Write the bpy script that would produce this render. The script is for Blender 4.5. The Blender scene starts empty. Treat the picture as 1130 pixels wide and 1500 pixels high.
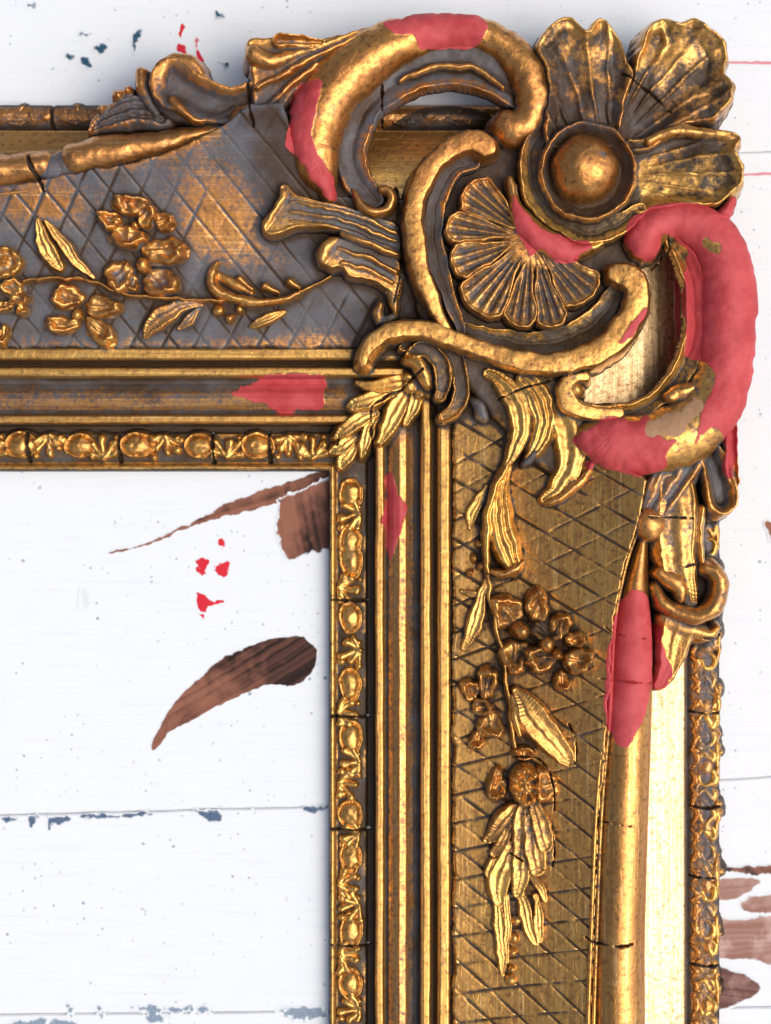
import bpy, math
import numpy as np

# ------------------------------------------------------------------ camera, world, sun, exposure
S = 0.0003            # metres per unit; one unit is about one photo pixel at table height
D = 2600.0            # camera height above the table, in units
CX, CY = 565.0, 750.0
scene = bpy.context.scene
COL = scene.collection

cam = bpy.data.cameras.new('camera')
cam.sensor_fit = 'VERTICAL'; cam.sensor_height = 24.0
cam.lens = 24.0 * D / 1500.0
cam.clip_start = 0.01; cam.clip_end = 20.0
cam.dof.use_dof = True
cam.dof.focus_distance = (D - 120) * S
cam.dof.aperture_fstop = 4.5
camo = bpy.data.objects.new('camera', cam); COL.objects.link(camo)
camo.location = (0, 0, D * S)
scene.camera = camo

SUN_EL, SUN_ROT = 60.0, 110.0
world = bpy.data.worlds.new('World'); scene.world = world; world.use_nodes = True
wn = world.node_tree.nodes; wl = world.node_tree.links
sky = wn.new('ShaderNodeTexSky'); sky.sky_type = 'NISHITA'; sky.sun_disc = False
sky.sun_elevation = math.radians(SUN_EL); sky.sun_rotation = math.radians(SUN_ROT)
sky.air_density = 0.6; sky.dust_density = 5.0
wl.new(sky.outputs[0], wn['Background'].inputs[0]); wn['Background'].inputs[1].default_value = 0.15
sun = bpy.data.lights.new('sun', 'SUN'); sun.energy = .85; sun.angle = math.radians(48); sun.color = (1, .965, .92)
suno = bpy.data.objects.new('sun', sun); COL.objects.link(suno)
suno.rotation_euler = (math.radians(90 - SUN_EL), 0, math.radians(180 - SUN_ROT))
scene.view_settings.view_transform = 'Standard'
scene.view_settings.look = 'None'
scene.view_settings.exposure = 0.30
scene.view_settings.gamma = 1.0

# ------------------------------------------------------------------ the global plan grid
G = 1.25
GX0, GY0 = -25.0, -25.0
NX, NY = int(1190 / G), int(1590 / G)
xs = (GX0 + G * np.arange(NX)).astype(np.float32)
ys = (GY0 + G * np.arange(NY)).astype(np.float32)
XX, YY = np.meshgrid(xs, ys)
LOW = -500.0
rng = np.random.RandomState(7)

def noise(scale, seed, octaves=1):
    out = np.zeros((NY, NX), np.float32); amp = 1.0; tot = 0
    for o in range(octaves):
        sc = scale / 2 ** o
        r = np.random.RandomState(seed + 31 * o)
        ny, nx = int((NY * G) / sc) + 4, int((NX * G) / sc) + 4
        g = r.rand(ny, nx).astype(np.float32)
        fx = np.arange(NX) * G / sc + .37; fy = np.arange(NY) * G / sc + .61
        ix = fx.astype(int); iy = fy.astype(int)
        tx = (fx - ix).astype(np.float32); ty = (fy - iy).astype(np.float32)
        tx = tx * tx * (3 - 2 * tx); ty = ty * ty * (3 - 2 * ty)
        a = g[iy][:, ix]; b = g[iy][:, ix + 1]; c = g[iy + 1][:, ix]; d = g[iy + 1][:, ix + 1]
        out += amp * ((a * (1 - tx) + b * tx) * (1 - ty)[:, None] + (c * (1 - tx) + d * tx) * ty[:, None])
        tot += amp; amp *= .55
    return out / tot * 2 - 1      # about -1..1

def blur(a, r, n=2):
    k = max(1, int(round(r / G)))
    for _ in range(n):
        for ax in (0, 1):
            p = np.pad(a, [(k + 1, k) if i == ax else (0, 0) for i in (0, 1)], mode='edge')
            c = np.cumsum(p, axis=ax, dtype=np.float64)
            a = (np.take(c, range(2 * k + 1, c.shape[ax]), ax) - np.take(c, range(0, c.shape[ax] - 2 * k - 1), ax)) / (2 * k + 1)
    return a.astype(np.float32)

N4 = noise(4, 11); N8 = noise(9, 12, 2); N25 = noise(26, 13, 2); N70 = noise(75, 14, 3); N15 = noise(15, 15, 3)
RID = 1 - 2 * np.abs(noise(13, 16, 2)); XW = XX + 3.0 * noise(24, 17, 2) + 1.0 * noise(8, 18); YW = YY + 3.0 * noise(24, 19, 2) + 1.0 * noise(8, 20)

ZOFF = -16.0          # the frame lies this much lower than its nominal heights
def plan(p, z):
    """a point measured in the photograph at pixel p, lying at height z, in plan units"""
    k = (D - z - ZOFF) / D
    return (CX + (p[0] - CX) * k, CY + (p[1] - CY) * k)

def cr(pts, closed=False, step=5.0):
    """Catmull-Rom through rows of numbers (first two are x, y)"""
    P = np.array(pts, float); n = len(P); out = []
    m = n if closed else n - 1
    for i in range(m):
        if closed:
            a, b, c, d = P[(i - 1) % n], P[i], P[(i + 1) % n], P[(i + 2) % n]
        else:
            a, b, c, d = P[max(i - 1, 0)], P[i], P[i + 1], P[min(i + 2, n - 1)]
        L = math.hypot(*(c - b)[:2]); k = max(2, int(L / step))
        for t in np.arange(k) / k:
            out.append(.5 * (2 * b + (c - a) * t + (2 * a - 5 * b + 4 * c - d) * t * t + (3 * b - a - 3 * c + d) * t ** 3))
    if not closed: out.append(P[-1])
    return np.array(out)

def window(x0, y0, x1, y1):
    j0 = max(0, int((x0 - GX0) / G)); j1 = min(NX, int((x1 - GX0) / G) + 2)
    i0 = max(0, int((y0 - GY0) / G)); i1 = min(NY, int((y1 - GY0) / G) + 2)
    return i0, max(i1, i0 + 1), j0, max(j1, j0 + 1)

def poly_sd(pts, win):
    """signed distance (positive inside) to a closed polygon on a window of the grid"""
    i0, i1, j0, j1 = win
    X = XW[i0:i1, j0:j1]; Y = YW[i0:i1, j0:j1]
    d2 = np.full(X.shape, 1e9, np.float32); ins = np.zeros(X.shape, bool)
    n = len(pts)
    for k in range(n):
        ax, ay = pts[k][:2]; bx, by = pts[(k + 1) % n][:2]
        ex, ey = bx - ax, by - ay; L = ex * ex + ey * ey + 1e-9
        t = np.clip(((X - ax) * ex + (Y - ay) * ey) / L, 0, 1)
        d2 = np.minimum(d2, (X - ax - t * ex) ** 2 + (Y - ay - t * ey) ** 2)
        if ay != by:
            c = ((Y >= ay) != (Y >= by)) & (X < ax + (Y - ay) * ex / (by - ay))
            ins ^= c
    return np.where(ins, np.sqrt(d2), -np.sqrt(d2))

def smooth(a, lo, hi):
    t = np.clip((a - lo) / (hi - lo), 0, 1); return t * t * (3 - 2 * t)

# ------------------------------------------------------------------ profiles across a stroke (q = -1..1, t = 0..1, s = distance along)
def p_round(q, t, s): return np.sqrt(np.clip(1 - q * q, 0, 1))
def p_flat(q, t, s): return np.clip((1 - np.abs(q)) * 3.2, 0, 1) ** .6 * (.86 + .14 * np.sqrt(1 - q * q))
def p_band(q, t, s):     # flat band with a raised rim at both sides
    return .62 * np.clip((1 - np.abs(q)) * 5, 0, 1) + .38 * np.exp(-((np.abs(q) - .78) / .16) ** 2)
def p_groove(q, t, s): return .45 + .5 * np.abs(q) ** 2 - .15 * np.exp(-((q - .1) / .2) ** 2) - .4 * smooth(np.abs(q), .84, 1.0)
def p_leaf(q, t, s):
    v = np.abs(q)
    return np.clip((1 - v) * 4, 0, 1) ** .7 * (.62 + .22 * v) + .16 * np.exp(-(q / .16) ** 2) * (1 - t * .5)
def p_acan(q, t, s):     # ribs running along the leaf, rolled rims
    return np.clip((1 - np.abs(q)) * 3.5, 0, 1) ** .6 * (.70 + .15 * np.cos(q * math.pi * 2.0 + .4 * np.sin(t * 4)) ** 2 * (1 - .3 * q) + .1 * np.exp(-((q - .8) / .12) ** 2) - .05 * q)
def p_acan2(q, t, s):
    return np.clip((1 - np.abs(q)) * 3.5, 0, 1) ** .6 * (.68 + .15 * np.cos(q * math.pi * 1.1 + .3 + .5 * np.sin(t * 3)) ** 2 + .08 * np.exp(-((q + .8) / .12) ** 2))
def p_ridge(q, t, s): return np.clip(1 - np.abs(q), 0, 1)
def p_cup(q, t, s):      # hollow leaf with a rolled rim
    v = np.abs(q)
    return np.clip((1 - v) * 8, 0, 1) ** .5 * (.35 + .65 * smooth(v, .2, .82))
def p_hook(q, t, s):     # rolled on the +q side, hollow elsewhere
    return np.clip((1 - np.abs(q)) * 6, 0, 1) ** .5 * (.3 + .7 * np.exp(-((q - .62) / .3) ** 2) + .25 * np.exp(-((q + .8) / .15) ** 2))
def p_hookn(q, t, s): return p_hook(-q, t, s)

ROUGH = ('petal', 'egg', 'palmette', 'bead', 'strip_curl', 'strip_leaf', 'daisy', 'scroll_leaf', 'scroll_knob')
PARTS = []
class Part:
    cur = None
    def __init__(s, name, z, h, g=.3, tone=.3, dust=.5, lump=1.0, parent=None, label=None, slope=8.0, floor=None, own=True):
        s.name, s.z, s.h, s.g, s.tone, s.dust, s.lump, s.parent, s.label = name, z, h, g, tone, dust, lump, parent, label
        s.slope = slope; s.floor = z - 42 if floor is None else floor; s.items = []; s.own = own
        s.kind = None; s.warp = lump >= .6; s.haspoly = False; s.cellmask = None; s.red = 0.0
        s.up = Part.cur
        PARTS.append(s)
    def stroke(s, pts, prof=p_round, h=None, z=None, step=4.0, taper=0):
        z = (s.z + (s.h * .68 if s.haspoly and h is not None else 0)) if z is None else z
        h = s.h if h is None else h
        zr = z + h * .6
        P = []
        for p in pts:
            u, v = plan(p, zr + (p[3] if len(p) > 3 else 0)); P.append((u, v, p[2], p[3] if len(p) > 3 else 0))
        C = cr(P, step=step); C[:, 2] = np.maximum(C[:, 2], .8)
        M = 14
        seg = np.hypot(*(C[1:, :2] - C[:-1, :2]).T); cum = np.concatenate([[0], np.cumsum(seg)]); tot = cum[-1] + 1e-6
        rm = C[:, 2].max()
        W = window((C[:, 0] - rm).min() - M, (C[:, 1] - rm).min() - M, (C[:, 0] + rm).max() + M, (C[:, 1] + rm).max() + M)
        i0, i1, j0, j1 = W
        best = np.full((i1 - i0, j1 - j0), 1e6, np.float32)
        lat = np.zeros_like(best); rr = np.ones_like(best); tt = np.zeros_like(best); zz = np.zeros_like(best)
        for k in range(len(C) - 1):
            a, b = C[k], C[k + 1]; r = max(a[2], b[2]) + M
            w = window(min(a[0], b[0]) - r, min(a[1], b[1]) - r, max(a[0], b[0]) + r, max(a[1], b[1]) + r)
            sl = (slice(w[0] - i0, w[1] - i0), slice(w[2] - j0, w[3] - j0))
            X = XW[w[0]:w[1], w[2]:w[3]] if s.warp else XX[w[0]:w[1], w[2]:w[3]]; Y = YW[w[0]:w[1], w[2]:w[3]] if s.warp else YY[w[0]:w[1], w[2]:w[3]]
            if X.size == 0: continue
            ex, ey = b[0] - a[0], b[1] - a[1]; L = ex * ex + ey * ey + 1e-9
            t = np.clip(((X - a[0]) * ex + (Y - a[1]) * ey) / L, 0, 1)
            dx = X - a[0] - t * ex; dy = Y - a[1] - t * ey
            d = np.sqrt(dx * dx + dy * dy); r_ = a[2] + (b[2] - a[2]) * t
            sc = d - r_
            B = best[sl]
            if B.shape != sc.shape: continue
            m = sc < B
            B[m] = sc[m]
            sg = np.where(ex * dy - ey * dx >= 0, 1.0, -1.0)
            lat[sl][m] = (d * sg)[m]; rr[sl][m] = r_[m]; tt[sl][m] = (cum[k] + t * seg[k])[m]
            zz[sl][m] = (a[3] + (b[3] - a[3]) * t)[m]
        q = lat / rr; qc = np.clip(q, -1, 1)
        hh = h * np.minimum(1, .35 + rr / max(rm, 1e-3) * .65)
        H = z + zz + hh * prof(qc, tt / tot, tt)
        H = np.where(np.abs(q) > 1, z + zz + hh * prof(np.sign(q) * 1.0, tt / tot, tt) * 0 - s.slope * best, H)
        H[best > M - 1] = LOW
        s.items.append((W, H.astype(np.float32)))
        return s
    def poly(s, pts, h=None, z=None, edge=10.0, rim=0.0, rimw=5.0, ribs=None, holes=(), hgrow=0, zf=None, closed=True, sag=0.0):
        h = s.h if h is None else h; z = s.z if z is None else z
        zr = z + h * .7
        P = cr([plan(p, zr) for p in pts], closed=True, step=6) if closed else [plan(p, zr) for p in pts]
        P = np.array(P); M = 13
        W = window(P[:, 0].min() - M, P[:, 1].min() - M, P[:, 0].max() + M, P[:, 1].max() + M)
        d = poly_sd(P, W)
        for hl in holes:
            Q = cr([plan(p, zr) for p in hl], closed=True, step=6); d = np.minimum(d, -poly_sd(Q, W) - hgrow)
        i0, i1, j0, j1 = W
        X = XX[i0:i1, j0:j1]; Y = YY[i0:i1, j0:j1]
        t = np.clip(d / edge, 0, 1)
        base = np.sqrt(1 - (1 - t) ** 2)
        H = z + h * base
        if zf is not None: H = zf(X, Y) - (1 - base) * h
        if sag: H = H - sag * smooth(d, rimw, rimw * 5)
        if rim: H = H + rim * np.exp(-((d - rimw) / (rimw * .6)) ** 2)
        if ribs:
            cx, cy = plan(ribs[0], zr); th = np.arctan2(Y - cy, X - cx); r = np.hypot(X - cx, Y - cy)
            nw = N25[i0:i1, j0:j1] * .9 + N70[i0:i1, j0:j1] * 1.2 if s.name != 'shell_lobe' else 0
            H = H + ribs[2] * (np.cos(th * ribs[1] + ribs[3] + nw) if s.name == 'shell_lobe' else 1.6 * np.exp(-((np.mod(th * ribs[1] / 6.283 + ribs[3] + nw / 6.283, 1) - .5) / .13) ** 2) * (.6 + .5 * N25[i0:i1, j0:j1]) ) * smooth(d, 1, 9) * smooth(r, ribs[4], ribs[4] * 2)
            if len(ribs) > 5: H = H + ribs[5] * 1.6 * smooth(r, 60, 190) + 3.6 * np.cos(th * ribs[1] * .28 + 2 * N70[i0:i1, j0:j1]) * smooth(r, 70, 150)
        H = np.where(d < 0, z + s.slope * d, H)
        H[d < -M + 1] = LOW
        s.items.append((W, H.astype(np.float32))); s.haspoly = True
        return s
    def ell(s, c, rx, ry, rot=0, h=None, z=None, prof=None):
        h = s.h if h is None else h; z = s.z if z is None else z
        cx, cy = plan(c, z + h * .7); M = 8; R = max(rx, ry) + M
        W = window(cx - R, cy - R, cx + R, cy + R); i0, i1, j0, j1 = W
        X = (XW if s.warp else XX)[i0:i1, j0:j1] - cx; Y = (YW if s.warp else YY)[i0:i1, j0:j1] - cy
        a = math.radians(rot); U = (X * math.cos(a) + Y * math.sin(a)) / rx; V = (-X * math.sin(a) + Y * math.cos(a)) / ry
        r = np.sqrt(U * U + V * V); th = np.arctan2(V, U)
        f = prof(r, th) if prof else np.sqrt(np.clip(1 - r * r, 0, 1))
        H = np.where(r < 1, z + h * f, z - s.slope * (r - 1) * min(rx, ry))
        H[(r - 1) * min(rx, ry) > M - 1] = LOW
        s.items.append((W, H.astype(np.float32)))
        return s
    def full(s, H, win=None):
        s.items.append((win or (0, NY, 0, NX), H.astype(np.float32))); return s
    def merge(s):
        i0 = min(w[0] for w, _ in s.items); i1 = max(w[1] for w, _ in s.items)
        j0 = min(w[2] for w, _ in s.items); j1 = max(w[3] for w, _ in s.items)
        H = np.full((i1 - i0, j1 - j0), LOW, np.float32)
        for w, h in s.items:
            sl = (slice(w[0] - i0, w[1] - i0), slice(w[2] - j0, w[3] - j0)); o_ = H[sl]; k_ = 5.0 if s.own else 1e-3; dd = np.clip(k_ - np.abs(o_ - h), 0, None) / k_; H[sl] = np.maximum(o_, h) + dd * dd * k_ * .25
        a = s.lump
        nz = (N8[i0:i1, j0:j1] * .18 + N4[i0:i1, j0:j1] * .12 + N25[i0:i1, j0:j1] * .9) * a
        if s.own and s.name in ROUGH: nz = nz + (RID[i0:i1, j0:j1] * 1.2 - .4)
        H = np.where(H > s.z - 5, H + nz, H)
        if not s.cellmask: H = np.where(H > LOW + 90, np.maximum(H, s.floor), LOW)
        s.win = (i0, i1, j0, j1); s.H = H
        return s

# ------------------------------------------------------------------ moulding profiles
E_IMG = [-1, 0, 2, 5, 8, 11, 14, 30, 44, 56, 57.5, 69, 70, 72.5, 81, 84, 88, 90, 97, 106, 115, 122, 130, 136.5, 138, 141, 150, 153, 154.5, 156, 161, 163, 166, 178, 181, 182, 186, 187, 230]
E_Z = [0, 33, 39, 41, 39, 34, 33, 35, 35, 33, 20, 20, 57, 64, 64, 58, 53, 60, 67, 71, 69, 63, 59, 61, 82, 88, 88, 82, 73, 73, 80, 87, 90, 90, 86, 80, 80, 92, 94]
E_PL = [e * (1 - .035 * min(1, max(0, e) / 60)) for e in E_IMG]
X_IN, Y_IN = plan((482, 690), 38)
EE = np.maximum(XX - X_IN, Y_IN - YY)
wob = N70 * 0.7 + N25 * .3
PROF = np.interp(EE + wob * smooth(EE, 2, 20), E_PL, E_Z).astype(np.float32)
WX = np.interp(XX, [925, 996.5, 1004, 1052], [0, 70, 78, 126], left=-20, right=400) - 0
WX = np.where(XX > 1052, 126 + (XX - 1052), WX)
WY = np.interp(YY, [156.9, 194.5, 201, 265], [126, 78, 70, 0]); WY = np.where(YY < 156.9, 126 + (156.9 - YY), WY)
WY = np.where(YY > 265, -1 - (YY - 265) * .4, WY)
WX = np.where(XX < 925, -1 - (925 - XX) * .4, WX)
WW = np.maximum(WX, WY)
W_T = [-60, -10, 8, 28, 48, 68, 70, 71.5, 78, 84, 95, 105, 116, 124, 126, 127.5]
W_Z = [88, 84, 81, 76, 70, 64, 61, 34, 33, 38, 43, 44, 42, 34, 28, 0]
PROFO = np.interp(WW + wob * .6, W_T, W_Z).astype(np.float32)

def e_pl(e): return float(np.interp(e, E_IMG, E_PL))
def strip_part(name, e0, e1, **kw):
    p = Part(name, 0, 0, own=False, **kw)
    a, b = e_pl(e0), e_pl(e1)
    m = (EE >= a - 2 * G) & (EE <= b + 2 * G)
    p.full(np.where(m, PROF, LOW)); p.cellmask = ('e', a, b)
    return p
strip_part('sight_lip', -1.5, 13, g=.12, tone=.85, dust=.1, lump=.5)
strip_part('ornament_bed', 13, 57, g=.7, tone=.6, dust=.12, lump=.8)
strip_part('shadow_gap', 57, 69.5, g=1.6, tone=.5, dust=.0, lump=.2)
strip_part('inner_fillet', 69.5, 85, g=.12, tone=.7, dust=.3, lump=.35)
strip_part('ogee_moulding', 85, 137, g=.45, tone=.25, dust=.45, lump=.35)
strip_part('middle_fillet', 137, 153.5, g=-.05, tone=.95, dust=.2, lump=.3)
strip_part('fillet_groove', 153.5, 162, g=1.1, tone=.5, dust=.1, lump=.2)
strip_part('outer_fillet', 162, 187, g=.25, tone=.9, dust=.1, lump=.4)
def outer_part(name, w0, w1, **kw):
    p = Part(name, 0, 0, own=False, **kw)
    m = (WW >= w0 - 3) & (WW <= w1 + 3)
    p.full(np.where(m, PROFO, LOW)); p.cellmask = ('w', w0, w1)
    return p
outer_part('gilded_cove', -52, 71, g=-.2, tone=1.6, dust=.3, lump=.2)
outer_part('outer_ornament_bed', 71, 130, g=.35, tone=.1, dust=.3, lump=1.5)

# ------------------------------------------------------------------ lattice panels
HOLE_L = [(533, 212), (544, 182), (574, 152), (612, 135), (650, 125), (690, 127), (722, 143), (728, 165), (716, 185), (690, 186), (652, 203), (622, 228), (604, 255), (592, 275), (583, 264), (560, 262), (543, 248)]
HOLE_R = [(985, 382), (1001, 408), (1003, 450), (1001, 495), (990, 520), (960, 560), (925, 581), (892, 590), (872, 582), (866, 560), (860, 543), (892, 525), (918, 500), (942, 460), (954, 428), (953, 405)]
ZP0, ZP1 = 92.0, 142.0
GROOVE = np.zeros((NY, NX), np.float32)
def keep_groove(X, Y, M):
    i = int(round((Y[0, 0] - GY0) / G)); j = int(round((X[0, 0] - GX0) / G)); sl = (slice(i, i + X.shape[0]), slice(j, j + X.shape[1]))
    GROOVE[sl] = np.maximum(GROOVE[sl], M)
def panel_top(X, Y):
    e = np.clip((Y_IN - Y - e_pl(186)) / 215.0, 0, 1.3)
    z = ZP0 + (ZP1 - ZP0) * (.35 * e + .65 * e ** 1.9)
    hx = smooth(X, 500, 640)
    # cut lattice lines, two slanting families that lean more towards the corner
    nf_ = .55 + .9 * N70[:X.shape[0], :X.shape[1]]
    L1 = lattice((X - (Y - 300) / 1.2) / 45.0, .05)
    L2 = lattice((X + (Y - 300) / (1.9)) / 45.0) * (1 - smooth(X, 300, 330) * (1 - smooth(Y, 440, 455)) * .8)
    fade = (1 - hx) * np.clip(nf_, .15, 1)
    keep_groove(X, Y, np.maximum(L1, L2) * fade * .7)
    return z - 2.2 * np.maximum(L1, L2) * fade
def lattice(f, w=.052):
    d = np.abs(f - np.round(f)); return np.exp(-(d / w) ** 2)
def panel_right(X, Y):
    e = np.clip((X - X_IN - e_pl(186)) / 200.0, 0, 1.3)
    z = ZP0 + (ZP1 - ZP0) * (.35 * e + .65 * e ** 1.9)
    s1 = np.interp(Y, [700, 900, 1100, 1400], [.60, .63, .74, .88]); s2 = np.interp(Y, [650, 900, 1100, 1400], [-.56, -.46, -.28, -.17])
    L1 = lattice((Y - s1 * (X - 880) - 8) / 43.5, .052); L2 = lattice((Y - s2 * (X - 780) + 12) / 42.0, .04)
    vr = np.clip(.62 + .9 * N25[:X.shape[0], :X.shape[1]] , .2, 1); vr2 = np.clip(.5 + .9 * N70[:X.shape[0], :X.shape[1]] - .6 * N15[:X.shape[0], :X.shape[1]], .1, .9); L1 = L1 * vr; L2 = L2 * vr2
    keep_groove(X, Y, np.maximum(L1, L2))
    return z - 3.4 * np.maximum(L1, L2)
pt = Part('lattice_panel', 92, 6, g=.80, tone=.12, dust=.85, lump=.6, label='grey dusty lattice panel of the upper rail')
pt.poly([(-60, 508.5), (-60, 286), (0, 283), (60, 275), (120, 262), (200, 250), (260, 233), (320, 208), (370, 170), (420, 165), (440, 240), (480, 290), (540, 300), (600, 300), (700, 470), (665, 508.5)], edge=3, zf=panel_top, closed=False)
pr = Part('lattice_panel', 92, 6, g=.0, tone=.62, dust=.15, lump=.6, label='golden brown lattice panel of the right rail')
pr.poly([(665, 508), (665, 1600), (862, 1600), (866, 1380), (872, 1200), (885, 1050), (893, 900), (910, 820), (928, 760), (938, 705), (870, 660), (850, 600), (800, 540), (700, 470)], edge=3, zf=panel_right, closed=False)

plate = Part('corner_plate', 118, 10, g=.75, tone=.5, dust=.12, lump=1.4)
plate.poly([(360, 190), (400, 130), (470, 118), (560, 65), (640, 42), (720, 52), (775, 100), (800, 70), (850, 60), (905, 90), (960, 65), (1035, 85), (1040, 150), (1060, 230), (1050, 290), (1080, 350), (1092, 430), (1088, 500), (1050, 600), (1010, 650), (975, 700), (945, 745), (900, 710), (800, 690), (690, 570), (620, 480), (590, 330), (480, 300), (420, 220)], edge=8, holes=[HOLE_L, HOLE_R], hgrow=24)

# rails with their twin bead lines
rt = Part('top_rail', 118, 40, g=.08, tone=.35, dust=.5, lump=1.2)
rt.stroke([(-60, 252, 27), (0, 249, 26), (62, 240, 23)], p_round)
rt.stroke([(112, 232, 27), (150, 224, 27), (220, 212, 22), (280, 199, 17), (330, 186, 10)], p_round)
rb = Part('broken_rail_stub', 116, 34, g=1.0, tone=.4, dust=.9, lump=3.0, label='broken grey chipped stretch of the top rail')
rb.stroke([(55, 246, 22), (85, 246, 26), (118, 236, 27)], p_round)
for off in (0, 9):
    b = Part('bead_line', 134, 7, g=.85, tone=.4, dust=.95, lump=.5)
    b.stroke([(-60, 289 - off, 4), (0, 284 - off, 4), (60, 277 - off, 4), (120, 267 - off, 4), (200, 250 - off, 4.2), (260, 234 - off, 4.2), (320, 211 - off, 4.2), (368, 190 - off, 4)], p_round)
rr_ = Part('right_rail', 112, 44, g=-.05, tone=.22, dust=.1, lump=.5)
rr_.stroke([(906, 1620, 39), (908, 1500, 39), (909, 1380, 38), (915, 1200, 37), (923, 1050, 34), (928, 950, 30), (931, 880, 23), (938, 830, 15), (944, 790, 9)], p_round)
for off in (0, 8):
    b = Part('bead_line', 136, 7, g=.5, tone=.6, dust=.05, lump=.4)
    b.stroke([(860 + off, 1620, 3.6), (862 + off, 1500, 3.6), (866 + off, 1380, 3.6), (873 + off, 1200, 3.6), (885 + off, 1050, 3.6), (892 + off, 920, 3.4), (904 + off, 850, 3.4), (918 + off, 800, 3.2), (938 + off, 755, 3)], p_round)

# ------------------------------------------------------------------ left scrolls on the top rail
p = Part('leaf_scroll', 128, 26, g=.6, tone=.25, dust=.5)
p.stroke([(370, 150, 31), (338, 155, 29), (300, 148, 33), (262, 130, 36), (255, 120, 36)], p_cup)
p.stroke([(296, 112, 9, 6), (282, 93, 11, 8), (255, 88, 11, 8), (237, 104, 11, 8), (232, 130, 11, 4), (246, 158, 11, 2), (285, 174, 9, 0), (318, 172, 7, 0), (345, 158, 5)], p_round, h=17)
p = Part('scroll_tongue', 142, 16, g=-.1, tone=.35, dust=.2)
p.stroke([(252, 146, 6), (262, 160, 7.5), (282, 172, 6), (300, 176, 3)], p_round)
p = Part('leaf_lobe', 132, 24, g=-.1, tone=.3, dust=.2)
p.stroke([(345, 182, 16), (356, 170, 17), (368, 158, 10), (385, 140, 4)], p_round)
p = Part('leaf_bud', 116, 26, g=.5, tone=.3, dust=.6)
p.stroke([(207, 103, 9), (208, 120, 11), (215, 140, 12), (228, 165, 10)], p_round)
p = Part('scroll_leaf', 110, 30, g=.55, tone=.3, dust=.6, lump=1.6)
p.stroke([(238, 172, 20), (205, 163, 26), (178, 168, 25), (150, 180, 17), (134, 190, 9)], p_acan)
p.ell((172, 140), 12, 11); p.ell((188, 134), 9, 9); p.ell((150, 160), 9, 9)
p = Part('acanthus_leaf', 128, 26, g=.35, tone=.3, dust=.4)
p.poly([(357, 72), (364, 58), (382, 53), (402, 52), (412, 47), (425, 47), (438, 53), (470, 53), (505, 47), (540, 36), (565, 32), (540, 70), (500, 100), (468, 118), (440, 135), (420, 160), (398, 192), (374, 190), (369, 150), (364, 98)], edge=9, rim=3)
p.stroke([(372, 78, 13, 6), (392, 88, 13, 4), (420, 82, 9), (470, 66, 5), (520, 46, 3)], p_round, h=18)
p.stroke([(378, 130, 5, 4), (420, 106, 6, 6), (460, 84, 5, 7), (520, 54, 4, 6)], p_round, h=16)
p.stroke([(374, 166, 6), (400, 150, 6), (430, 120, 6, 4), (465, 96, 5, 5)], p_round, h=16)
p.stroke([(410, 60, 10, 4), (430, 60, 9, 3), (470, 60, 5)], p_cup, h=20)
p = Part('acanthus_leaf', 124, 20, g=.35, tone=.35, dust=.5)
p.stroke([(384, 188, 10), (398, 170, 11), (412, 150, 9), (430, 130, 6)], p_leaf)

# ------------------------------------------------------------------ upper C scroll
A = [(482, 287, 9), (474, 262, 20), (463, 235, 33), (462, 190, 40), (478, 142, 43), (516, 98, 42), (560, 68, 38), (610, 48, 31), (650, 41, 27), (697, 44, 25), (740, 63, 26), (772, 98, 28), (784, 140, 27), (775, 176, 26), (755, 186, 27), (745, 183, 25)]
p = Part('c_scroll', 136, 44, g=.02, tone=.22, dust=.7, lump=1.3, label='upper scroll, bronze gilt with red priming patches')
p.stroke(A, p_round)
p = Part('scroll_web', 134, 24, g=.85, tone=.35, dust=.8, lump=1.2, floor=122, slope=14, label='grey dusty inner web of the upper scroll')
p.stroke([(548, 290, 13), (528, 268, 20), (517, 238, 22), (516, 205, 22), (528, 170, 24), (552, 138, 26), (596, 108, 29), (650, 94, 31), (704, 100, 33), (748, 128, 24), (762, 150, 12)], p_groove)
p = Part('scroll_ridge', 150, 10, g=.75, tone=.7, dust=.3)
p.stroke([(588, 118, 2.5), (620, 102, 4), (660, 96, 4.5), (700, 101, 4.5), (738, 128, 3.5)], p_round)
p = Part('curl', 146, 14, g=-.05, tone=.35, dust=.3)
p.stroke([(519, 276, 3), (526, 298, 7), (543, 310, 8), (562, 308, 7), (573, 294, 7), (571, 279, 7), (559, 276, 6)], p_round)

# inner C scroll round the shell
p = Part('inner_scroll', 140, 34, g=.1, tone=.28, dust=.4, lump=1.2)
p.stroke([(713, 216, 20), (690, 207, 20), (655, 222, 18), (626, 254, 17), (608, 295, 17), (607, 345, 17), (615, 392, 16), (633, 440, 13), (652, 480, 9), (668, 500, 5)], p_flat)
p = Part('inner_scroll_web', 140, 18, g=.9, tone=.4, dust=.6)
p.stroke([(697, 236, 9), (668, 247, 12), (645, 280, 13), (635, 325, 14), (640, 375, 14), (651, 415, 12), (668, 460, 9), (676, 485, 5)], p_groove)
p = Part('lower_scroll', 138, 34, g=.12, tone=.4, dust=.35, lump=1.3)
p.stroke([(532, 530, 9), (545, 503, 13), (575, 483, 15), (620, 482, 15), (670, 498, 15), (720, 517, 15), (780, 530, 17), (840, 528, 20), (893, 503, 22), (926, 462, 22), (934, 425, 22), (920, 405, 22), (905, 403, 20)], p_flat)
p = Part('lower_scroll_web', 134, 20, g=.7, tone=.75, dust=.1, lump=1.6)
p.stroke([(680, 478, 6), (720, 492, 12), (780, 500, 16), (835, 492, 18), (876, 466, 18), (898, 432, 12)], p_groove)

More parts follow.
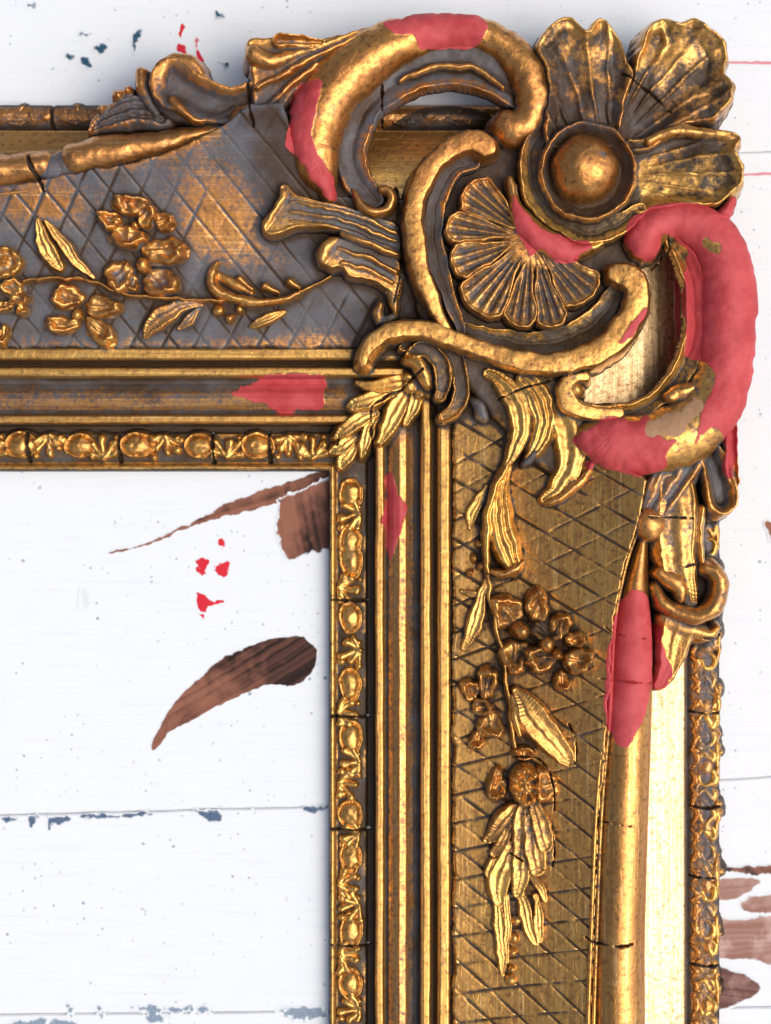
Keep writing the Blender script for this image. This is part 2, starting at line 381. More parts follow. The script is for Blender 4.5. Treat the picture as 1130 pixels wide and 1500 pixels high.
# ------------------------------------------------------------------ shell: every lobe a part
SC = (777, 350)
lob = [(-123, -159, 124), (-157, -185, 127), (-183, -214, 125), (-212, -251, 136), (-249, -276, 132), (-274, -298, 137), (-296, -334, 127)]
for i, (a0, a1, R) in enumerate(lob):
    p = Part('shell_lobe', 146, 16, g=.62, tone=.35, dust=.28, lump=1.1)
    am = (a0 + a1) / 2; n = 11
    pts = [(SC[0] + 18 * math.cos(math.radians(am)), SC[1] + 18 * math.sin(math.radians(am)))]
    for k in range(n):
        f = k / (n - 1); a = math.radians(a0 + (a1 - a0) * f); rr = R - 17 * abs(2 * f - 1) ** 2.6
        if k in (0, n - 1):
            pts.append((SC[0] + (R - 70) * math.cos(a), SC[1] + (R - 70) * math.sin(a)))
            if k == n - 1: pts.insert(-1, (SC[0] + (rr) * math.cos(a), SC[1] + (rr) * math.sin(a)))
            else: pts.append((SC[0] + rr * math.cos(a), SC[1] + rr * math.sin(a)))
        else: pts.append((SC[0] + rr * math.cos(a), SC[1] + rr * math.sin(a)))
    nr = 3 if abs(a1 - a0) < 35 else 4
    per = 2 * math.pi / (math.radians(abs(a1 - a0)) / (nr + 1))
    p.poly(pts, edge=3.5, rim=4, rimw=3.5, ribs=(SC, per, 1.9, -math.radians(a0) * per + math.pi * 0, 14), sag=3)
p = Part('shell_hub', 146, 20, g=.35, tone=.1, dust=.3, lump=1.0)
p.stroke([(742, 330, 14), (758, 365, 24), (790, 384, 20), (815, 388, 10)], p_round)
HUB = PARTS[-1]
for q in PARTS:
    if q.name == 'shell_lobe': q.up = HUB
# crescent between shell and boss
p = Part('crescent', 152, 24, g=.2, tone=.6, dust=.3, lump=1.0, label='crescent primed in red below the boss')
p.stroke([(748, 262, 6), (754, 292, 10), (768, 325, 17), (795, 352, 20), (830, 366, 17), (862, 363, 9), (882, 355, 5)], p_round)
p = Part('boss_trough', 150, 22, g=.62, tone=.85, dust=.05, lump=1.6)
p.stroke([(812, 176, 8), (786, 205, 13), (778, 245, 17), (790, 290, 19), (820, 322, 19), (862, 338, 18), (905, 330, 16), (938, 305, 10)], p_groove)
# boss
p = Part('boss_ring', 156, 26, g=.95, tone=.4, dust=.45)
def ringp(r, th): return .05 + .3 * smooth(r, .72, .9) + .3 * np.exp(-((r - .9) / .055) ** 2) * 1.6 - .0 * r - .45 * smooth(r, .95, 1.0) + .22 * np.cos(np.clip((r - .8) / .14, -1, 1) * math.pi * .5) * (r < .94)
p.ell((862, 251), 71, 74, prof=ringp)
p = Part('boss', 164, 44, g=-.12, tone=.25, dust=.6, lump=1.3, label='domed boss, bright bronze with a chipped spot')
p.ell((860, 242), 47, 48, prof=lambda r, th: np.clip(1 - r ** 2.3, 0, 1) ** .55)

# ------------------------------------------------------------------ shell leaves behind the boss
FC = (866, 250)
p = Part('fan_leaf', 130, 26, g=.66, tone=.45, dust=.12, lump=1.5)
p.poly([(782, 78), (792, 52), (810, 34), (832, 28), (850, 36), (858, 46), (866, 34), (880, 27), (896, 38), (910, 62), (920, 92), (929, 108), (922, 135), (915, 160), (905, 215), (868, 225), (825, 225), (795, 215), (796, 150), (795, 110)], edge=10, ribs=((900, 330), 50, 3.0, .4, 70, 8), rim=5, rimw=5, sag=11)
p.stroke([(800, 62, 8, 8), (818, 42, 9, 10), (838, 40, 8, 8), (850, 52, 5, 4)], p_round, h=14)
p = Part('fan_leaf', 130, 24, g=.64, tone=.6, dust=.08, lump=1.8)
p.poly([(925, 100), (932, 62), (948, 38), (972, 29), (995, 34), (1015, 29), (1040, 45), (1060, 60), (1066, 90), (1062, 112), (1070, 122), (1073, 148), (1058, 172), (1040, 186), (1000, 192), (950, 225), (905, 225), (900, 165), (915, 130)], edge=11, ribs=(FC, 46, 3.0, 1.2, 60, 9), rim=5, rimw=6, sag=11)
p.stroke([(955, 45, 8, 6), (972, 40, 8, 8), (976, 65, 6, 2)], p_round, h=14)
p.stroke([(1070, 128, 9, 8), (1050, 126, 9, 8), (1030, 136, 6, 2), (1005, 148, 3)], p_round, h=14)
p.stroke([(1000, 40, 9, 6), (1035, 55, 13, 8), (1052, 82, 12, 8), (1045, 105, 8, 3)], p_round, h=10)
p = Part('fan_leaf', 132, 24, g=.56, tone=.85, dust=.0, lump=1.8)
p.poly([(945, 200), (975, 186), (1005, 182), (1045, 190), (1075, 196), (1086, 208), (1078, 224), (1088, 245), (1086, 272), (1068, 292), (1045, 306), (1000, 306), (960, 312), (900, 320), (905, 250), (915, 205)], edge=9, ribs=(FC, 46, 2.8, .2, 60, 8), rim=5, rimw=5, sag=11)
p.stroke([(952, 204, 6, 8), (990, 191, 8, 10), (1035, 195, 7, 10), (1066, 200, 8, 8), (1078, 212, 9, 4)], p_round, h=13)
p.stroke([(1080, 244, 7, 4), (1081, 268, 8, 4), (1066, 288, 7, 2)], p_round, h=12)

# ------------------------------------------------------------------ right C scroll (red primed)
p = Part('c_scroll', 136, 44, g=.35, tone=.6, dust=.5, lump=1.1, label='right scroll, almost wholly primed in red')
p.stroke([(943, 352, 27), (955, 332, 27), (990, 320, 27), (1030, 330, 33), (1060, 366, 38), (1071, 420, 40), (1071, 480, 40), (1064, 540, 41), (1044, 594, 44), (1004, 634, 46), (950, 650, 44), (900, 648, 40), (866, 640, 22)], p_round)
p.stroke([(1062, 312, 10), (1072, 296, 10)], p_round, h=30)
p = Part('scroll_web', 134, 26, g=.55, tone=.85, dust=.15, lump=1.4, floor=122, slope=14, label='narrow inner web of the right scroll, partly red')
p.stroke([(985, 355, 11), (1003, 376, 14), (1016, 410, 16), (1020, 455, 17), (1017, 500, 17), (1002, 540, 16), (975, 575, 15), (940, 598, 14), (900, 606, 14), (866, 606, 14)], p_groove)
p = Part('volute_curl', 140, 24, g=.4, tone=.6, dust=.4)
p.stroke([(905, 604, 10), (866, 606, 13), (836, 594, 14), (826, 570, 14), (838, 553, 12), (856, 552, 9)], p_flat)
p.ell((843, 572), 13, 13, h=20)
p = Part('scroll_knob', 150, 14, g=.3, tone=.5, dust=.7, label='chipped knob with bare pinkish gesso')
p.stroke([(982, 582, 9), (1000, 574, 12), (1018, 566, 7)], p_round)

# tail leaves of the right scroll
p = Part('tail_leaf', 122, 34, g=.5, tone=.3, dust=.9, lump=1.3)
p.stroke([(1030, 610, 22), (1010, 660, 32), (985, 700, 33), (965, 740, 28), (955, 768, 22)], p_acan)
p.stroke([(1066, 590, 12), (1070, 640, 13), (1070, 680, 14), (1076, 705, 11)], p_hook)
p.stroke([(1030, 640, 16), (1046, 680, 20), (1056, 715, 25), (1058, 732, 24)], p_cup)
p = Part('tail_knob', 140, 20, g=.25, tone=.3, dust=.8)
p.ell((953, 768), 22, 24, prof=lambda r, th: np.sqrt(np.clip(1 - r * r, 0, 1)) + .0)
p = Part('acanthus_stem', 126, 28, g=.22, tone=.55, dust=.5, lump=1.2)
p.stroke([(990, 715, 30), (992, 760, 36), (990, 800, 33), (996, 835, 27, -1), (1006, 862, 20, -4), (1012, 880, 12, -8)], p_acan2)
p.stroke([(1030, 745, 6), (1026, 790, 6), (1028, 828, 5)], p_round, h=22)
p = Part('curled_cup', 126, 36, g=.4, tone=.25, dust=.4)
p.stroke([(1034, 832, 10, 8), (1052, 840, 12, 8), (1058, 864, 12, 8), (1048, 890, 13, 8), (1020, 902, 13, 4), (990, 896, 12, 0), (972, 882, 11, 0), (960, 860, 9, -4)], p_round, h=22)
Part('cup_hollow', 102, 8, g=1.2, tone=.2, dust=.0).ell((1032, 866), 30, 32)
p = Part('cup_lobe', 132, 18, g=.1, tone=.2, dust=.3)
p.stroke([(968, 838, 11), (985, 850, 13), (997, 862, 12), (998, 878, 8)], p_round)
p = Part('leaf_tip', 108, 24, g=.3, tone=.35, dust=.3, label='dropping leaf tip with a red stained edge')
p.stroke([(1000, 900, 30), (990, 935, 26), (984, 965, 20), (974, 995, 13), (968, 1006, 8)], p_leaf)
p.stroke([(975, 905, 14), (1010, 922, 15), (1040, 930, 10), (1052, 922, 6)], p_round, h=20)

# ------------------------------------------------------------------ leaves springing over the upper panel
p = Part('panel_leaf', 132, 26, g=.55, tone=.5, dust=.8, lump=1.3)
p.poly([(382, 334), (386, 318), (405, 296), (412, 270), (424, 268), (436, 284), (458, 288), (500, 298), (545, 312), (584, 326), (588, 376), (562, 366), (530, 356), (503, 346), (478, 338), (440, 336), (410, 346), (390, 346)], edge=8, rim=4.5, rimw=4, zf=lambda X, Y: 156 - 20 * smooth(X, 470, 585))
for q_ in (0, 1, 2): p.stroke([(425, 296 + q_ * 13, 2, 0), (480, 304 + q_ * 13, 3.4, 0), (530, 320 + q_ * 13, 3.4, -8), (582, 342 + q_ * 13, 3, -18)], p_round, h=11, z=151)
p.stroke([(388, 332, 4, 2), (402, 308, 5, 4), (418, 282, 5, 2)], p_round, h=9)
p.stroke([(500, 342, 3, 4), (530, 352, 5, 6), (583, 372, 4, -8)], p_round, h=14)
p = Part('panel_leaf', 130, 26, g=.45, tone=.35, dust=.6, lump=1.4)
p.poly([(464, 382), (466, 362), (480, 346), (496, 345), (530, 354), (586, 376), (586, 420), (580, 440), (566, 426), (548, 414), (520, 408), (505, 404), (500, 394), (478, 394)], edge=9, rim=4, rimw=4, zf=lambda X, Y: 154 - 20 * smooth(X, 490, 580))
p.stroke([(495, 365, 3), (540, 378, 4, -6), (580, 398, 4, -14)], p_round, h=11, z=148)
p.stroke([(500, 384, 3), (540, 394, 4, -8), (575, 414, 3, -16)], p_round, h=11, z=148)
p.stroke([(474, 380, 7, 2), (478, 362, 9, 2), (492, 352, 5, 0)], p_round, h=12)
p = Part('corner_lobe', 116, 18, g=.75, tone=.5, dust=.8)
p.stroke([(572, 425, 7), (578, 445, 8), (580, 458, 5)], p_round)
p.stroke([(556, 446, 5), (552, 460, 7), (562, 470, 7), (578, 462, 5)], p_round, h=12)

# ------------------------------------------------------------------ volute over the mitre
p = Part('mitre_volute', 112, 30, g=.5, tone=.6, dust=.3, lump=1.1)
p.stroke([(590, 508, 7), (606, 494, 12), (632, 492, 13), (656, 506, 14), (672, 535, 14), (676, 570, 13), (668, 598, 12), (650, 612, 9)], p_band, h=26)
p.stroke([(598, 520, 6), (612, 512, 12), (630, 514, 13), (646, 532, 14), (650, 558, 13), (646, 580, 9)], p_band, h=34)
p.stroke([(594, 524, 6), (612, 528, 12), (624, 545, 12), (628, 562, 8)], p_round, h=30)

# laurel leaves over the inner mitre
def laurel(pts, z=84, h=16, **kw):
    k = dict(g=-.05, tone=.8, dust=.2, lump=.9); k.update(kw)
    q = Part('laurel_leaf', z, h, slope=4, **k); q.stroke(pts, p_leaf)
laurel([(606, 556, 6), (580, 562, 14), (550, 566, 10), (524, 560, 3)], z=78)
laurel([(575, 574, 9), (548, 584, 15), (525, 590, 12), (510, 594, 3)], z=74)
laurel([(598, 572, 9), (582, 596, 15), (572, 622, 13), (556, 648, 4)], z=76)
laurel([(612, 566, 8), (608, 585, 12), (602, 604, 10), (596, 618, 6)], z=80)
laurel([(548, 606, 10), (525, 615, 14), (505, 630, 10), (490, 640, 3)], z=60, g=.1)
laurel([(549, 610, 8), (540, 632, 12), (534, 655, 9), (530, 668, 3)], z=58)
laurel([(520, 640, 9), (500, 655, 13), (486, 662, 6)], z=46, g=.1)
laurel([(520, 650, 9), (508, 668, 13), (500, 684, 6)], z=44, g=.1)
p = Part('mitre_blossom', 92, 14, g=.1, tone=.8, dust=.2)
for a in (150, 195, 100, 60): p.stroke([(618, 556, 5), (618 + 20 * math.cos(math.radians(a)), 556 + 20 * math.sin(math.radians(a)), 9)], p_round)

# ------------------------------------------------------------------ acanthus over the right panel
p = Part('panel_leaf', 126, 24, g=.12, tone=.85, dust=.2, lump=1.2)
p.stroke([(716, 548, 8), (738, 560, 15), (756, 590, 18), (762, 630, 16), (752, 665, 9), (742, 680, 4)], p_acan2)
p.stroke([(770, 552, 16), (790, 580, 22), (798, 620, 20), (788, 655, 14), (776, 672, 8)], p_acan)
p.stroke([(800, 545, 16), (822, 590, 22), (836, 640, 26), (836, 680, 22), (818, 715, 14), (800, 732, 7)], p_acan2)
p = Part('leaf_tip', 132, 16, g=.4, tone=.3, dust=.7)
p.stroke([(868, 682, 5), (858, 700, 8), (838, 716, 9), (812, 734, 6), (802, 738, 3)], p_round)
p = Part('leaf_hollow', 128, 14, g=1.4, tone=.3, dust=.6)
p.stroke([(786, 650, 4), (782, 668, 8), (768, 680, 5)], p_round)
p = Part('round_lobe', 104, 20, g=.9, tone=.5, dust=.95)
p.stroke([(692, 585, 8), (703, 592, 14), (706, 606, 12)], p_round)
p = Part('long_leaf', 112, 26, g=.1, tone=.95, dust=.15, lump=1.2)
p.stroke([(750, 672, 5), (736, 700, 11), (732, 735, 19), (734, 775, 22), (745, 805, 22), (752, 825, 18)], p_acan)
p.stroke([(752, 668, 4, 4), (728, 706, 5, 6), (716, 745, 5, 6), (712, 790, 5, 6), (716, 840, 4, 4)], p_round, h=18)
p = Part('leaf_tip', 128, 12, g=.1, tone=.3, dust=.7)
p.stroke([(722, 838, 3), (740, 842, 6), (757, 834, 7), (766, 822, 4)], p_round)

def zp(c):
    x, y = plan(c, 110)
    e = max((Y_IN - y - e_pl(186)) / 215.0, (x - X_IN - e_pl(186)) / 200.0)
    e = min(max(e, 0), 1.2); return ZP0 + (ZP1 - ZP0) * (.35 * e + .65 * e ** 1.9)
# ------------------------------------------------------------------ floral garland, right rail
def petal(c, rx, ry, rot=0, fc=None, z=112, h=24, name='petal', **kw):
    k = dict(g=.2, tone=.3, dust=.2, lump=1.3); k.update(kw); z = zp(c) - 1 + (rng.uniform(0, 3))
    q = Part(name, z, h, slope=4, **k)
    ph = rng.uniform(0, 6.28); fl = rng.uniform(-.5, .5) + (math.atan2(c[1] - fc[1], c[0] - fc[0]) if fc else ph) - math.radians(rot)
    def pf(r, th):
        r2 = r * (1 + .13 * np.cos(3 * th + ph) + .07 * np.cos(7 * th + 2 * ph))
        w = .5 + .5 * np.cos(th - fl)
        return np.clip((1 - r2) * 5, 0, 1) ** .6 * (.36 + (.1 + .55 * w) * np.exp(-((r2 - .62) / .26) ** 2) + .14 * np.exp(-(np.sin(th - fl) * r / .14) ** 2))
    q.ell(c, rx * 1.24, ry * 1.24, rot, prof=pf)
    return q
def ball(c, r, z=120, h=20, name='berry', **kw):
    k = dict(g=-.05, tone=.25, dust=.4, lump=.7); k.update(kw); z = max(z, zp(c)) if name == 'berry' else z
    Part(name, z, h, slope=4, **k).ell(c, r, r)
def sprig(name, pts, z, h, prof=p_leaf, **kw):
    k = dict(g=.15, tone=.35, dust=.5, lump=1.0); k.update(kw)
    z = zp(pts[len(pts) // 2]) + 1; pts = [(q[0], q[1], q[2], zp(q) + 1 - z) for q in pts]
    if name in ('bell_petal', 'blade_leaf'): pts = [(q[0], q[1], q[2] * 1.25, q[3]) for q in pts]
    Part(name, z, h, slope=4, **k).stroke(pts, prof)
Part.cur = None
sprig('stem', [(714, 835, 4), (720, 880, 4), (730, 930, 4), (740, 980, 4), (748, 1040, 4), (756, 1095, 4)], 116, 18, p_round, g=.15, tone=.9)
Part.cur = PARTS[-1]
for c, rx, ry, ro in [((743, 897), 21, 22, 20), ((789, 888), 15, 22, -10), ((756, 962), 20, 21, 30), ((794, 966), 20, 17, 0), ((822, 917), 14, 17, 30), ((850, 968), 15, 19, 60), ((845, 937), 13, 11, 0), ((824, 1000), 10, 12, 0)]:
    petal(c, rx, ry, ro, fc=(764, 924) if c[0] < 780 or c[1] < 900 else (812, 955), z=116, h=26)
for c, r in [((764, 924), 11), ((803, 945), 12), ((819, 960), 9)]: ball(c, r, z=128)
petal((800, 925), 20, 16, 10, z=112, g=.8, dust=.2)
for c, rx, ry, ro in [((715, 1000), 14, 21, 0), ((690, 1012), 12, 16, -20), ((720, 1062), 18, 18, 20), ((700, 1085), 10, 14, 20), ((708, 1036), 13, 10, 0)]:
    petal(c, rx, ry, ro, fc=(708, 1036), z=104, h=22)
for c, r in [((703, 798), 7), ((694, 818), 6), ((705, 829), 7), ((690, 838), 5)]: ball(c, r, z=100, h=14, g=.3)
sprig('garland_leaf', [(712, 712, 3), (700, 735, 10), (692, 755, 9), (688, 775, 3)], 100, 14, tone=.8)
sprig('garland_leaf', [(712, 850, 4), (704, 885, 11), (694, 920, 12), (682, 952, 4)], 100, 18, tone=.6)
sprig('garland_leaf', [(705, 872, 3), (690, 870, 5), (676, 866, 3)], 100, 10, tone=.6)
p = Part('garland_leaf', 118, 26, g=.15, tone=.45, dust=.3)
p.stroke([(757, 1012, 6), (778, 1045, 21), (805, 1080, 23), (828, 1108, 14), (838, 1124, 3)], p_leaf)
p.stroke([(750, 1020, 4), (756, 1050, 7), (764, 1075, 5)], p_round, h=14)
# hanging blossom cluster
for c, rx, ry, ro in [((730, 1152), 13, 22, 5), ((800, 1150), 15, 22, -10), ((768, 1105), 14, 9, 0)]: petal(c, rx, ry, ro, z=112)
p = Part('daisy', 122, 18, g=.15, tone=.55, dust=.5)
p.ell((772, 1152), 22, 30, prof=lambda r, th: .55 + .3 * np.cos(th * 7) * smooth(r, .2, .6) + .4 * np.exp(-((r - .72) / .2) ** 2) - .6 * smooth(r, .85, 1) + .3 * np.exp(-(r / .2) ** 2))
for pts in ([(756, 1185, 9), (738, 1205, 13), (722, 1225, 9), (712, 1232, 4)], [(770, 1185, 12), (768, 1215, 15), (764, 1250, 12), (758, 1262, 6)], [(785, 1180, 9), (794, 1210, 12), (800, 1234, 11), (800, 1240, 9)],
            [(780, 1200, 11), (784, 1240, 15), (788, 1268, 13), (788, 1276, 9)], [(745, 1215, 6), (735, 1235, 8), (722, 1250, 5)]):
    sprig('bell_petal', pts, 108, 22, p_leaf, tone=.4, g=.3, dust=.15)
for pts in ([(752, 1240, 10), (738, 1270, 15), (730, 1300, 14), (732, 1322, 9)], [(764, 1240, 9), (764, 1270, 13), (762, 1300, 10), (760, 1310, 7)], [(722, 1262, 6), (718, 1280, 6)]):
    sprig('bell_petal', pts, 104, 20, p_leaf, tone=.75, g=.2, dust=.1)
for pts in ([(726, 1310, 5), (732, 1350, 8), (736, 1400, 7), (738, 1428, 3)], [(762, 1305, 5), (770, 1340, 9), (782, 1375, 6), (790, 1388, 2)], [(785, 1315, 4), (790, 1350, 7), (792, 1380, 4)], [(776, 1280, 4), (790, 1300, 6), (800, 1320, 3)], [(742, 1315, 4), (744, 1360, 5), (742, 1410, 3)]):
    sprig('blade_leaf', pts, 102, 16, p_leaf, tone=.6, g=.1)
for c, r in [((757, 1348), 10), ((754, 1374), 9), ((752, 1396), 8), ((750, 1420), 6), ((749, 1436), 9)]: ball(c, r, z=102, h=14, name='bud', g=.25, tone=.5)

# ------------------------------------------------------------------ floral garland, top rail
Part.cur = None
sprig('stem', [(35, 412, 3), (80, 407, 3.2), (135, 413, 3.2), (190, 430, 3.2), (260, 438, 3.2), (330, 442, 3.4), (385, 442, 3.4), (430, 433, 3.4), (462, 418, 3), (484, 402, 2.5)], 108, 16, p_round, g=-.05, tone=.35)
Part.cur = PARTS[-1]
for c, rx, ry, ro in [((191, 297), 24, 12, 8), ((158, 319), 16, 12, 30), ((214, 311), 12, 16, 0), ((186, 345), 24, 14, 12), ((240, 322), 13, 12, 0), ((241, 366), 27, 17, 0), ((174, 402), 18, 20, 0), ((234, 413), 23, 18, 10), ((193, 414), 10, 9, 0)]:
    petal(c, rx, ry, ro, fc=(198, 329) if c[1] < 350 else (210, 386), z=112, h=22, g=.25, tone=.25, dust=.8)
ball((198, 329), 8, z=120, h=14); ball((210, 386), 11, z=116, h=18, tone=.4)
for c, rx, ry, ro in [((97, 433), 21, 15, 5), ((150, 447), 22, 14, 0), ((88, 474), 21, 12, 0), ((146, 484), 22, 14, 40), ((16, 420), 16, 11, 0), ((26, 436), 14, 9, 0), ((5, 448), 12, 8, 0), ((2, 490), 9, 14, 0), ((30, 452), 8, 8, 0)]:
    petal(c, rx, ry, ro, fc=(113, 461) if c[0] > 60 else (15, 432), z=100, h=18, g=.22, tone=.4, dust=.7)
ball((113, 461), 8, z=104, h=12, tone=.5)
p = Part('daisy', 108, 18, g=.25, tone=.6, dust=.8)
p.ell((6, 384), 28, 25, prof=lambda r, th: .45 + .5 * np.exp(-((r - .75) / .18) ** 2) * (.85 + .15 * np.cos(th * 8)) - .45 * smooth(r, .9, 1) + .45 * np.exp(-(r / .2) ** 2))
sprig('garland_leaf', [(52, 320, 3), (60, 342, 10), (72, 372, 15), (88, 392, 6)], 112, 22, p_leaf, g=-.1, tone=.6)
sprig('garland_leaf', [(64, 322, 3), (90, 352, 8), (112, 382, 9), (136, 406, 3)], 108, 18, p_leaf, g=.5, tone=.4, dust=.9)
p = Part('garland_leaf', 108, 20, g=.15, tone=.35, dust=.7)
p.stroke([(316, 384, 5), (311, 402, 9), (316, 424, 10), (345, 438, 8), (390, 441, 6), (440, 430, 4)], p_round)
p.stroke([(318, 400, 5), (340, 416, 7), (366, 428, 5)], p_round, h=8)
for a, b in (((350, 410), (368, 424)), ((388, 418), (408, 427)), ((425, 412), (440, 422))): p.stroke([(a[0], a[1], 6), (b[0], b[1], 3.5)], p_round, h=16)
sprig('garland_leaf', [(292, 446, 3), (262, 450, 11), (236, 463, 16), (218, 484, 8), (212, 494, 3)], 100, 18, p_leaf, g=.35, tone=.3, dust=.7)
sprig('garland_leaf', [(290, 452, 3), (278, 468, 8), (262, 478, 4)], 98, 14, p_leaf, g=.6, tone=.3, dust=.9)
sprig('garland_leaf', [(416, 454, 3), (398, 463, 8), (378, 472, 7), (368, 476, 3)], 98, 16, p_leaf, g=.1, tone=.55, dust=.6)
for c, r in [((319, 455), 9), ((350, 454), 7), ((337, 466), 7)]: ball(c, r, z=100, h=12, tone=.5)

# ------------------------------------------------------------------ small cast ornaments in the two strips
def egg(c, rx, ry, z, tone, g, rot=0):
    q = Part('egg', z, 11, g=g, tone=tone, dust=.3, lump=.8, slope=3)
    q.ell(c, rx, ry, rot, prof=lambda r, th: .95 * np.sqrt(np.clip(1 - (r / .78) ** 2, 0, 1)) + .45 * np.exp(-((r - .9) / .07) ** 2))
def tuft(c, dx, dy, L, z, tone, g, sd):
    """small palmette opening along (dx, dy)"""
    r = np.random.RandomState(sd); q = Part('palmette', z, 9, g=g, tone=tone, dust=.4, lump=.8, slope=3)
    bx, by = c[0] - dx * L * .5, c[1] - dy * L * .5
    for k, a in enumerate((-70, -38, 0, 38, 70)):
        a = math.radians(a + r.uniform(-8, 8)); ux = dx * math.cos(a) - dy * math.sin(a); uy = dx * math.sin(a) + dy * math.cos(a)
        l = L * (.62 + .38 * math.cos(a)) * r.uniform(.85, 1.1)
        q.stroke([(bx, by, 2.6), (bx + ux * l * .6, by + uy * l * .6, 4.8), (bx + ux * l * .85, by + uy * l * .85, 6.4 + r.uniform(-1, 1))], p_round)
Part.cur = [q for q in PARTS if q.name == 'ornament_bed'][0]
for i, x in enumerate([-58, 28, 115, 198, 290, 375]):
    egg((x + 2, 652), 24 + (i % 2) * 3, 19, 36, .45, .1)
for i, x in enumerate([-15, 72, 152, 243, 333, 425, 458]):
    tuft((x, 654), 0, 1 if i % 2 else -1, 34, 35, .65, .2, i)
    ball((x - 18, 668), 6, z=34, h=9, name='bead', tone=.7, g=.2); ball((x + 17, 640), 5, z=34, h=9, name='bead', tone=.6, g=.3)
for i, y in enumerate([724, 792, 822, 905, 1003, 1082, 1194, 1256, 1365, 1442, 1540]):
    egg((514, y), 18, 24 + (i % 3) * 2, 36, .55, .05)
for i, y in enumerate([757, 863, 955, 1044, 1118, 1150, 1224, 1300, 1330, 1404, 1480]):
    tuft((512, y), 1 if i % 2 else -1, .2, 32, 35, .85, .1, i + 40)
    ball((500, y + 14), 6, z=34, h=9, name='bead', tone=.9, g=.1); ball((526, y - 14), 5, z=34, h=9, name='bead', tone=.8, g=.2)
Part.cur = [q for q in PARTS if q.name == 'outer_ornament_bed'][0]
for i, y in enumerate(range(770, 1560, 44)):
    if i % 2 == 0: egg((1036, y), 15, 21, 36, .25, .15)
    else:
        tuft((1036, y), 1 if i % 4 == 1 else -1, .1, 36, 35, .3, .35, i + 80)
        tuft((1042, y + 16), .2, -1, 22, 36, .5, .4, i + 90)
    ball((1022, y + 22), 6, z=35, h=9, name='bead', tone=.1, g=.2); ball((1046, y + 20), 5, z=35, h=8, name='bead', tone=.6, g=.5)
for i, y in enumerate(range(775, 1570, 28)):
    q = Part('strip_curl', 36, 11, g=[.15, -.25, .35][i % 3], tone=[.5, 1.0, .6][i % 3], dust=.9, lump=1.2)
    a = rng.uniform(-6, 6); sg = 1 if i % 2 else -1
    q.stroke([(1036, y - 16, 4), (1047 + a * .3, y - 6, 6.5), (1044, y + 6 + a * .5, 7), (1032, y + 10 * sg, 5.5), (1026, y - 2, 4)], p_round)
    if i % 3 == 0: q.stroke([(1050, y - 20, 4), (1052, y, 5), (1050, y + 22, 4)], p_round)
    q = Part('strip_leaf', 34, 10, g=.05, tone=.05, dust=.3, lump=1.2)
    q.stroke([(1014, y - 10 + a, 3), (1022, y + a, 7), (1016, y + 12, 4)], p_round)
for i, x in enumerate(range(-10, 860, 40)):
    if i % 2 == 0: egg((x, 168), 19, 13, 36, .2, .35)
    else: tuft((x, 168), 0, -1, 28, 35, .2, .45, i + 120)
    ball((x + 20, 160), 5, z=35, h=8, name='bead', tone=.3, g=.6)

# ------------------------------------------------------------------ cracks and one shade line (cut into everything they cross)
CRACKS_AND_SHADE = [([(580, 262), (584, 300), (581, 330), (588, 350), (588, 390), (584, 415), (577, 440)], 1.7, 150), ([(366, 95), (364, 130), (368, 165), (374, 190)], 1.6, 140), ([(42, 228), (50, 250), (60, 268), (64, 280)], 2.4, 140),
          ([(910, 110), (940, 130), (965, 148), (982, 165)], 1.1, 150), ([(940, 745), (950, 757), (990, 758), (1018, 759)], 1.2, 150), ([(1000, 832), (1022, 826)], 1.0, 150), ([(978, 345), (982, 365), (966, 385)], 1.2, 150),
          ([(888, 918), (905, 930), (952, 937)], 1.2, 155), ([(866, 994), (900, 997), (960, 1003)], 1.0, 155), ([(860, 1376), (872, 1383), (900, 1386), (928, 1383)], 1.8, 150), ([(880, 1205), (930, 1211)], .7, 150),
          ([(618, 545), (600, 560), (588, 572), (572, 577), (560, 586), (545, 596), (544, 625), (546, 655)], 1.4, 80), ([(486, 628), (497, 640), (494, 652)], 1.3, 45), ([(730, 585), (765, 570), (800, 560), (862, 543)], 1.1, 130),
          ([(712, 840), (735, 846), (756, 850)], 1.0, 120), ([(756, 1108), (785, 1110), (803, 1128), (812, 1170), (808, 1210), (812, 1250), (806, 1278)], 1.3, 112), ([(833, 1060), (843, 1085), (843, 1122)], 1.5, 118), ([(748, 1250), (765, 1260)], .9, 120)]  # long curve beside the bell petals: their shade, drawn as a crack
CRACKS_AND_SHADE += [([(482, y), (500, y + 1), (541, y + 2)], 1.6, 38) for y in (878, 1048, 1214, 1384)] + [([(x, 634), (x + 1, 660), (x + 3, 676)], 2.2, 38) for x in (40, 174, 311, 394)]
CRACKS_AND_SHADE += [([(1010, y), (1035, y + 3), (1052, y + 1)], 1.7, 40) for y in (928, 1042, 1180, 1283, 1412)] + [([(77, 148), (77, 190)], 2.4, 40), ([(560, 148), (560, 186)], 2, 40)]
CRK = np.zeros((NY, NX), np.float32)
